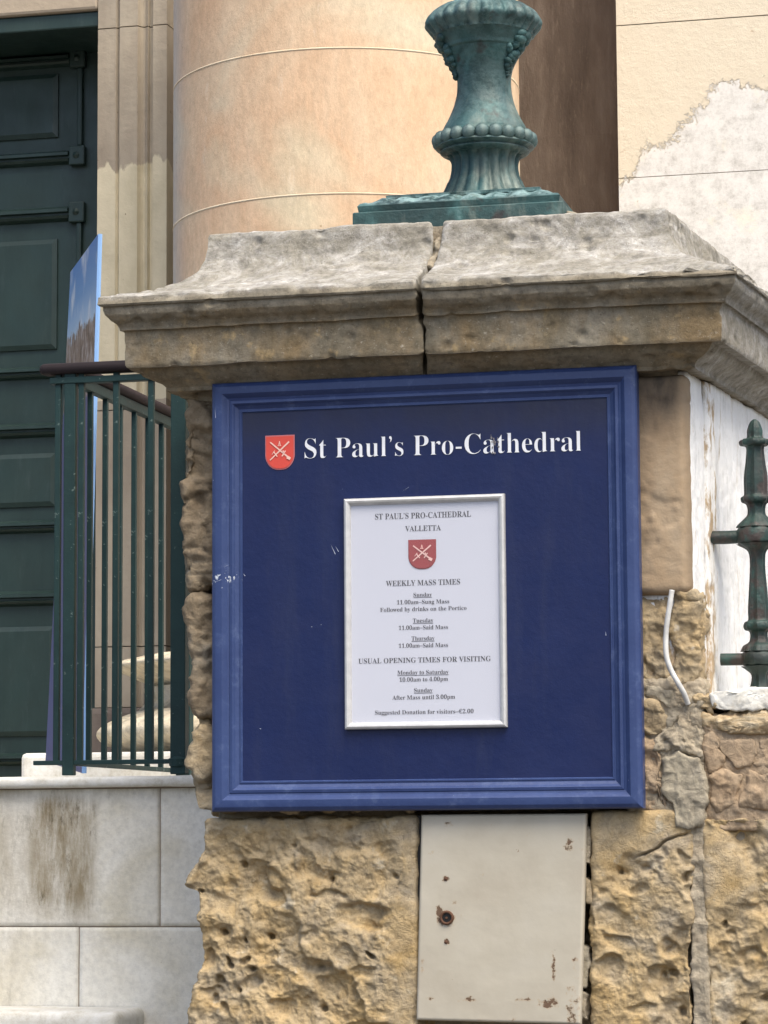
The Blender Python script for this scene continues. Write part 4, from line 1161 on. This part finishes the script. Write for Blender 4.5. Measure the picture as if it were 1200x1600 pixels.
def text(name, t, pl, pr2, Y, mat, parent, off=0.0, cap=None, words=False):
    """flat serif lettering from the point pl (left end of the baseline) to pr2"""
    cu = bpy.data.curves.new('lettering', 'FONT'); cu.body = serif(t); cu.size = 1; cu.offset = off; cu.resolution_u = 4
    o = bpy.data.objects.new('lettering_curve', cu); C.objects.link(o); bpy.context.view_layer.update()
    me = bpy.data.meshes.new_from_object(o.evaluated_get(bpy.context.evaluated_depsgraph_get()))
    bpy.data.objects.remove(o)
    v = np.array([tuple(p.co) for p in me.vertices]); f = [tuple(p.vertices) for p in me.polygons]
    bpy.data.meshes.remove(me)
    a, b = np.array(pl), np.array(pr2); d = b - a; wd = v[:, 0].max() - v[:, 0].min(); L = np.linalg.norm(d); ux = d / L
    sc = L / wd; sz = sc if cap is None else cap / .70
    out = a[None] + ux[None] * ((v[:, 0] - v[:, 0].min()) * sc)[:, None] + np.array([0, 0, 1])[None] * (v[:, 1] * sz)[:, None]
    out[:, 1] = Y
    if words:                                            # one mesh for each word
        cx_ = np.array([v[list(q), 0].min() for q in f]); hi = np.array([v[list(q), 0].max() for q in f]); od = np.argsort(cx_)
        grp = [[od[0]]]; top = hi[od[0]]
        for k in od[1:]:
            if cx_[k] - top > .15: grp.append([])
            grp[-1].append(k); top = max(top, hi[k])
        for g in grp:
            ids = sorted({i for k in g for i in f[k]}); mp_ = {a_: b_ for b_, a_ in enumerate(ids)}
            obj(name, (out[ids], [tuple(mp_[i] for i in f[k]) for k in g]), mat, parent)
        return
    return obj(name, (out, f), mat, parent)


def shield(px0, px1, py0, py1, Y, parent, red, line, edge):
    x0, x1 = PX(px0, (py0 + py1) / 2, Y), PX(px1, (py0 + py1) / 2, Y); z1 = PZ((px0 + px1) / 2, py0, Y); z0 = PZ((px0 + px1) / 2, py1, Y)
    cx_ = (x0 + x1) / 2; hw = (x1 - x0) / 2; H = z1 - z0
    def outline(k, dy):
        pts = [(-1, 1.0), (1, 1.0)]
        for i in range(0, 11):
            t = i / 10; ang = t * math.pi / 2
            pts.append((math.cos(ang) ** .8, .42 * (1 - math.sin(ang) ** 1.15)) if i else (1, .42))
        left = [(-a, b) for a, b in pts[2:-1]][::-1]
        pts = pts + left
        return [(cx_ + hw * a * k, Y + dy, z0 + H * (.5 + (b - .5) * k)) for a, b in pts]
    o = outline(1, 0); s_ = obj('shield', (o, [tuple(range(len(o)))]), edge, parent)
    o = outline(.93, -.0012); obj('shield_field', (o, [tuple(range(len(o)))]), red, s_)
    def strip(a, b, w0, w1):
        a = np.array([cx_ + hw * a[0], Y - .0024, z0 + H * a[1]]); b = np.array([cx_ + hw * b[0], Y - .0024, z0 + H * b[1]]); d = b - a; n_ = np.array([-d[2], 0, d[0]]); n_ /= np.linalg.norm(n_)
        return [tuple(a + n_ * w0), tuple(a - n_ * w0), tuple(b - n_ * w1), tuple(b + n_ * w1)], [(0, 1, 2, 3)]
    u = hw * .035
    ms = [strip((-.64, .80), (.66, .32), u * 1.2, u * 1.5), strip((.64, .80), (-.66, .28), u * 1.5, u), strip((.5, .36), (.72, .30), u * 3, u * 2.6), strip((-.40, .52), (-.16, .38), u, u), strip((.16, .38), (.40, .54), u, u),
          strip((-.34, .55), (-.52, .44), u * .8, u * .4), strip((.22, .55), (.34, .47), u * 1.2, u * .5),
          strip((-.06, .70), (0, .82), u * .5, u * .7), strip((.06, .70), (0, .82), u * .5, u * .7), strip((-.07, .73), (.07, .73), u * .4, u * .4), strip((-.12, .69), (.12, .69), u * .5, u * .5)]
    V, Fc = join(*ms)
    V = [(x, y - .0002 * (i // 4), z) for i, (x, y, z) in enumerate(V)]
    obj('crossed_swords_mark', (V, Fc), line, s_)


YT = YPn - .0015
title = "St Paul\u2019s Pro-Cathedral"
# three runs so the worn letter keeps its own paint
text('lettering', title, P(476, 716.5, YT), P(908.5, 704.5, YT), YT, white_letter, board, -.0128, cap=.0475, words=True)
shield(414.5, 460.5, 680, 734, YT, board, shield_red, emblem_mat, shield_edge)
# scuff on the second 'a' and a few scratches on the panel
sp = random.Random(5)
V = []; Fc = []
for k in range(16):
    x, _, z = P(771 + sp.gauss(0, 3), 692 + sp.gauss(0, 7), YT - .0015); r_ = sp.uniform(.0008, .0028); n0 = len(V)
    for j in range(6): V.append((x + r_ * math.cos(j * 1.047) * sp.uniform(.6, 1.3), YT - .0015 - k * .00003, z + r_ * 1.4 * math.sin(j * 1.047)))
    Fc.append(tuple(range(n0, n0 + 6)))
m = M('scuff_grey', .8, .2); m.col((.20, .19, .20)); scuff = m.m
obj('scuff_mark', (V, Fc), scuff, board)
m = M('scratch_pale', .8, .2); m.col((.45, .50, .62)); scratch_pale = m.m
for (a, b, c_, d_) in ((517, 851, 524, 866), (524, 853, 529, 862), (628, 768, 639, 761), (946, 986, 947, 993), (352, 888, 361, 884), (336, 912, 350, 907), (380, 896, 383, 900), (405, 1138, 408, 1139), (626, 1137, 631, 1139), (340, 640, 341, 655)):
    p0, p1 = Vector(P(a, b, YPn - .001)), Vector(P(c_, d_, YPn - .001)); n0 = 0; V = []; Fc = []; w_ = Vector((.0006, 0, .0006))
    if a < 372: p0.y = p1.y = -.0006
    V += [tuple(p0), tuple(p1 - w_), tuple(p1 + w_)]; Fc.append((n0, n0 + 1, n0 + 2)); obj('scratch', (V, Fc), scratch_pale, board)

# ------------------------------------------------------------------ framed notice
YN = YPn - .016
nx0, nx1 = PX(537, 950, YN), PX(789.5, 950, YN); nz0, nz1 = PZ(660, 1138, YN), PZ(660, 775, YN)
note = thing('framed_notice', 'white mass times notice in slim aluminium frame on the blue board', 'notice', ((nx0 + nx1) / 2, YN, nz0))
mitre(nx0, nx1, nz0, nz1, [(0, .0155), (0, .005), (.002, .002), (.006, 0), (.010, .0012), (.0135, .0045), (.0155, .0085), (.0155, .0155)], YN, alu, note, 'frame_rail', None, 8)
YPp = YN + .0105
obj('paper_sheet', box(nx0 + .008, nx1 - .008, YPp, YPp + .003, nz0 + .008, nz1 - .008), paper, note)
YTx = YPp - .0006
L = [("ST PAUL\u2019S PRO-CATHEDRAL", 586, 736, 809.5, 800.5, 0), ("VALLETTA", 633, 689, 829.5, 821, 0), ("WEEKLY MASS TIMES", 603, 719, 914.5, 906, 0), ("Sunday", 646, 675, 932, 926, 1),
     ("11.00am\u2013Sung Mass", 620, 702, 943.5, 937, 0), ("Followed by drinks on the Portico", 594, 729, 954.5, 948, 0), ("Tuesday", 645, 677, 972.5, 966, 1), ("11.00am\u2013Said Mass", 623, 700, 983.5, 977, 0),
     ("Thursday", 643, 679, 1000.5, 994, 1), ("11.00am\u2013Said Mass", 623, 700, 1011.5, 1005, 0), ("USUAL OPENING TIMES FOR VISITING", 560, 767, 1035, 1027, 0), ("Monday to Saturday", 621, 701, 1053.5, 1047, 1),
     ("10.00am to 4.00pm", 624, 700, 1064.5, 1058, 0), ("Sunday", 647, 676, 1081.5, 1075, 1), ("After Mass until 3.00pm", 613, 711, 1092.5, 1086, 0), ("Suggested Donation for visitors\u2013\u20ac2.00", 586, 740, 1115.5, 1109, 0)]
for t, a, b, yb, yt, ul in L:
    sl = -.0245 + (yb - 809) / 330 * .018
    pl0 = Vector(P(a, yb - sl * (a - 661) * -1, YTx)); pr0 = Vector(P(b, yb + sl * (b - 661), YTx)); pl0.z = pr0.z = PZ(661, yb, YTx)
    z_cap = PZ(661, yt, YTx) - pl0.z
    text('printed_line', t, pl0, pr0, YTx, print_black, note, 0, cap=z_cap * 1.02)
    if ul:
        obj('underline', ([(pl0.x, YTx, pl0.z - .0026), (pr0.x, YTx, pl0.z - .0026), (pr0.x, YTx, pl0.z - .0015), (pl0.x, YTx, pl0.z - .0015)], [(0, 1, 2, 3)]), print_black, note)
shield(638, 681.5, 843, 889.5, YPp - .0008, note, print_red, print_pink, print_red)
obj('clear_cover', ([(nx0 + .012, YN + .0062, nz0 + .012), (nx1 - .012, YN + .0062, nz0 + .012), (nx1 - .012, YN + .0062, nz1 - .012), (nx0 + .012, YN + .0062, nz1 - .012)], [(0, 1, 2, 3)]), cover, note)

# ------------------------------------------------------------------ lamp post base on the pier
YLf = .25                                             # front of its square base
sl_ = FOC / ((Vector(P(715, 330, YLf)) - CAM).dot(F))
xa, xb = PX(551, 345, YLf), PX(880, 330, YLf); W = xb - xa
YLc = YLf + W / 2; xlc = (xa + xb) / 2
lamp = thing('lamp_post', 'verdigris bronze lamp post base with beaded collar on top of the pier', 'lamp post', (xlc, YLc, zcap))
ztop_slab = PZ(715, 322.5, YLf)


def sqring(rings, sub=40, disp=None):
    """square rings (half width, z) joined into a stepped, sloping square base"""
    V = []; Fc = []; n_ = sub * 4
    for hw, z in rings:
        for k in range(n_):
            s_, t = divmod(k, sub); t = t / sub * 2 - 1
            x, y = [(t, -1), (1, t), (-t, 1), (-1, -t)][s_]
            V.append((xlc + x * hw, YLc + y * hw, z))
    for j in range(len(rings) - 1):
        for k in range(n_): a, b = j * n_ + k, j * n_ + (k + 1) % n_; Fc.append((a, b, b + n_, a + n_))
    Fc.append(tuple(range(n_))[::-1]); Fc.append(tuple((len(rings) - 1) * n_ + k for k in range(n_)))
    V = np.array(V)
    if disp: V = disp(V)
    return V, Fc


hw = W / 2
v, f = sqring([(hw, zcap - .004), (hw, ztop_slab - .003), (hw - .003, ztop_slab)])
obj('base_slab', (v, f), bronze, lamp, attr={'patina': np.zeros(len(v))})
slp = FOC / ((Vector(P(757, 200, YLc)) - CAM).dot(F))


def zl(y, Y=None): return PZ(757, y, YLc if Y is None else Y)


hs = hw - .012; zt1 = ztop_slab + .016
htp = hw * .72; ztp = PZ(715, 299, YLc - htp)
rings = [(hs, ztop_slab + .0005), (hs + .003, zt1), (hs - .003, zt1 + .004)]
for k in range(1, 12):
    t = k / 11; rings.append((hs - .004 + (htp - hs + .004) * t, zt1 + .004 + (ztp - .012 - zt1 - .004) * (t ** 1.1)))
rings += [(htp + .004, ztp - .010), (htp + .005, ztp - .002), (htp, ztp)]


def leafy(V):
    k = ss(zt1, zt1 + .01, V[:, 2]) * ss(ztp - .008, ztp - .016, V[:, 2])
    d = V - np.array([xlc, YLc, 0])
    u = np.where(np.abs(d[:, 0]) > np.abs(d[:, 1]), d[:, 1], d[:, 0])
    h = (np.abs(np.sin(u * 3.14159 / .055)) * .008 + fbm(V, 40, 3, 5) * .006) * k
    V[:, 2] += h; return V


v, f = sqring(rings, 90, leafy)
pt = ss(zt1, zt1 + .01, v[:, 2]) * ss(ztp, ztp - .006, v[:, 2])
obj('sloped_base', (v, f), bronze, lamp, smooth=True, angle=35, attr={'patina': pt})


def R(px): return px / slp


def lprof(lst, m_=5): return [(max(.002, q.x), q.z) for q in spline([(R(r), 0, zl(y)) for r, y in lst], m_)]


def flute(j, a, r, z):
    k = math.sin(min(1, max(0, (zl(300) - z) / (zl(300) - zl(246)) * -1 + 1)) * math.pi) if False else 1
    return r * (1 + .10 * abs(math.cos(a * 9)) - .06)


zc_adj = ztp
xlc += .018
nk = [(76, 301), (68, 297), (60, 291), (54, 282), (51, 268), (51, 256), (54, 248), (60, 243)]
pts = spline([(R(r), 0, zl(y)) for r, y in nk], 5)
z_off = ztp - pts[0].z
v, f = lathe(xlc, YLc, [(q.x, q.z + z_off * max(0, 1 - i / 12)) for i, q in enumerate(pts)], 144, flute)
obj('fluted_neck', (v, f), bronze, lamp, smooth=True, attr={'patina': np.zeros(len(v))})
mo = [(58, 245), (66, 242), (70, 239), (67, 237), (71, 235), (76, 233), (77, 231), (72, 227)]
v, f = lathe(xlc, YLc, lprof(mo, 4), 96); obj('ring_moulding', (v, f), bronze, lamp, smooth=True, attr={'patina': np.full(len(v), .3)})
# bead collar: beads all round
core_v = lathe(xlc, YLc, lprof([(68, 232), (72, 226), (72, 214), (64, 205)], 4), 72)
nb_ = 22; Vb = []; Fb = []


def sphere(cx_, cy_, cz_, rx, rz, n1=12, n2=8):
    V = []; Fc = []
    for i in range(n2 + 1):
        th = math.pi * i / n2
        for j in range(n1): V.append((cx_ + rx * math.sin(th) * math.cos(2 * math.pi * j / n1), cy_ + rx * math.sin(th) * math.sin(2 * math.pi * j / n1), cz_ + rz * math.cos(th)))
    for i in range(n2):
        for j in range(n1): Fc.append((i * n1 + j, i * n1 + (j + 1) % n1, (i + 1) * n1 + (j + 1) % n1, (i + 1) * n1 + j))
    return V, Fc


bc = obj('bead_collar', core_v, bronze, lamp, smooth=True, attr={'patina': np.zeros(len(core_v[0]))})
bead0 = None
for k in range(nb_):
    a = 2 * math.pi * k / nb_; bx_, by_, bz_ = xlc + R(72) * math.cos(a), YLc + R(72) * math.sin(a), zl(221)
    if bead0 is None:
        sv_ = sphere(bx_, by_, bz_, R(11.5), R(11.5)); bead0 = obj('bead', sv_, bronze, bc, smooth=True, attr={'patina': np.full(len(sv_[0]), .35)}, loc=(bx_, by_, bz_))
    else:
        b_ = bead0.copy(); C.objects.link(b_); b_.parent = bc; b_.location = Vector((bx_, by_, bz_)) - origin(bc)
sh = [(68, 209), (64, 200), (56, 186), (48, 168), (43.5, 150), (42, 134), (43, 120), (47, 106), (53, 94), (59, 84), (60, 82), (63, 80), (64, 78), (66, 73), (73, 63), (78, 57)]
v, f = lathe(xlc, YLc, lprof(sh, 5), 96); va = np.array(v)
va[:, 0] += fbm(va, 18, 3, 3) * .002
obj('shaft', (va, f), bronze, lamp, smooth=True, attr={'patina': np.full(len(v), .15)})


def gad(j, a, r, z): return r * (1 + .075 * abs(math.sin(a * 13)) - .03)


tp = [(76, 59), (78, 55), (83, 49), (88, 42), (88, 36), (83, 27), (75, 20), (64, 13), (52, 10)]
v, f = lathe(xlc, YLc, lprof(tp, 5), 200, gad); obj('gadrooned_collar', (v, f), bronze, lamp, smooth=True, attr={'patina': np.full(len(v), .3)})
ut = [(52, 11), (48, 7), (37, 5), (36, 2), (38, -2), (36, -8), (34, -60), (33, -200), (38, -205), (38, -215)]
v, f = lathe(xlc, YLc, lprof(ut, 3), 48); obj('upper_shaft', (v, f), bronze, lamp, smooth=True, attr={'patina': np.full(len(v), .1)})


def acanthus(ang, z_top, z_bot, seed):
    """a cast leaf-and-fruit drop lying on the flared shaft"""
    ms = []; rn = random.Random(seed)
    for k in range(16):
        t = k / 15; z = z_top + (z_bot - z_top) * t
        rs = np.interp(z, [zl(134), zl(120), zl(106), zl(84), zl(60)], [R(42), R(43), R(47), R(59), R(74)])
        wv = .028 * (1 - t) + .006
        for s_ in (-1, 1):
            a = ang + s_ * wv * rn.uniform(.1, 1.) / rs
            ms.append(sphere(xlc + (rs + .002) * math.cos(a), YLc + (rs + .002) * math.sin(a), z + rn.uniform(-.004, .004), rn.uniform(.009, .017) * (1 - .5 * t), rn.uniform(.009, .016) * (1 - .4 * t), 8, 6))
    V, Fc = join(*ms); V = np.array(V); d = V - np.array([xlc, YLc, 0]); d[:, 2] = 0; d /= np.linalg.norm(d, axis=1, keepdims=True)
    V = V + d * (fbm(V, 60, 3, seed) * .006)[:, None]
    return V, Fc


for ang, sd_ in ((rad(-22), 1), (rad(200), 2), (rad(90), 3)):
    v, f = acanthus(ang, zl(66), zl(122), sd_)
    obj('leaf_ornament', (v, f), bronze, lamp, smooth=True, attr={'patina': np.zeros(len(v))})
# mortar wedge beside the base
v, f = rock(xb - .002, xb + .11, YLf + .03, YLf + .3, zcap - .01, zcap + .05, .006, .01, lambda p, n: fbm(p, 20, 4, 66) * .008, lambda p: np.stack([p[:, 0], p[:, 1], zcap - .01 + (p[:, 2] - zcap + .01) * (1 - .9 * np.clip((p[:, 0] - xb) / .11, 0, 1))], 1))
obj('mortar_fillet', (v, f), rock_grey, pier, smooth=True)
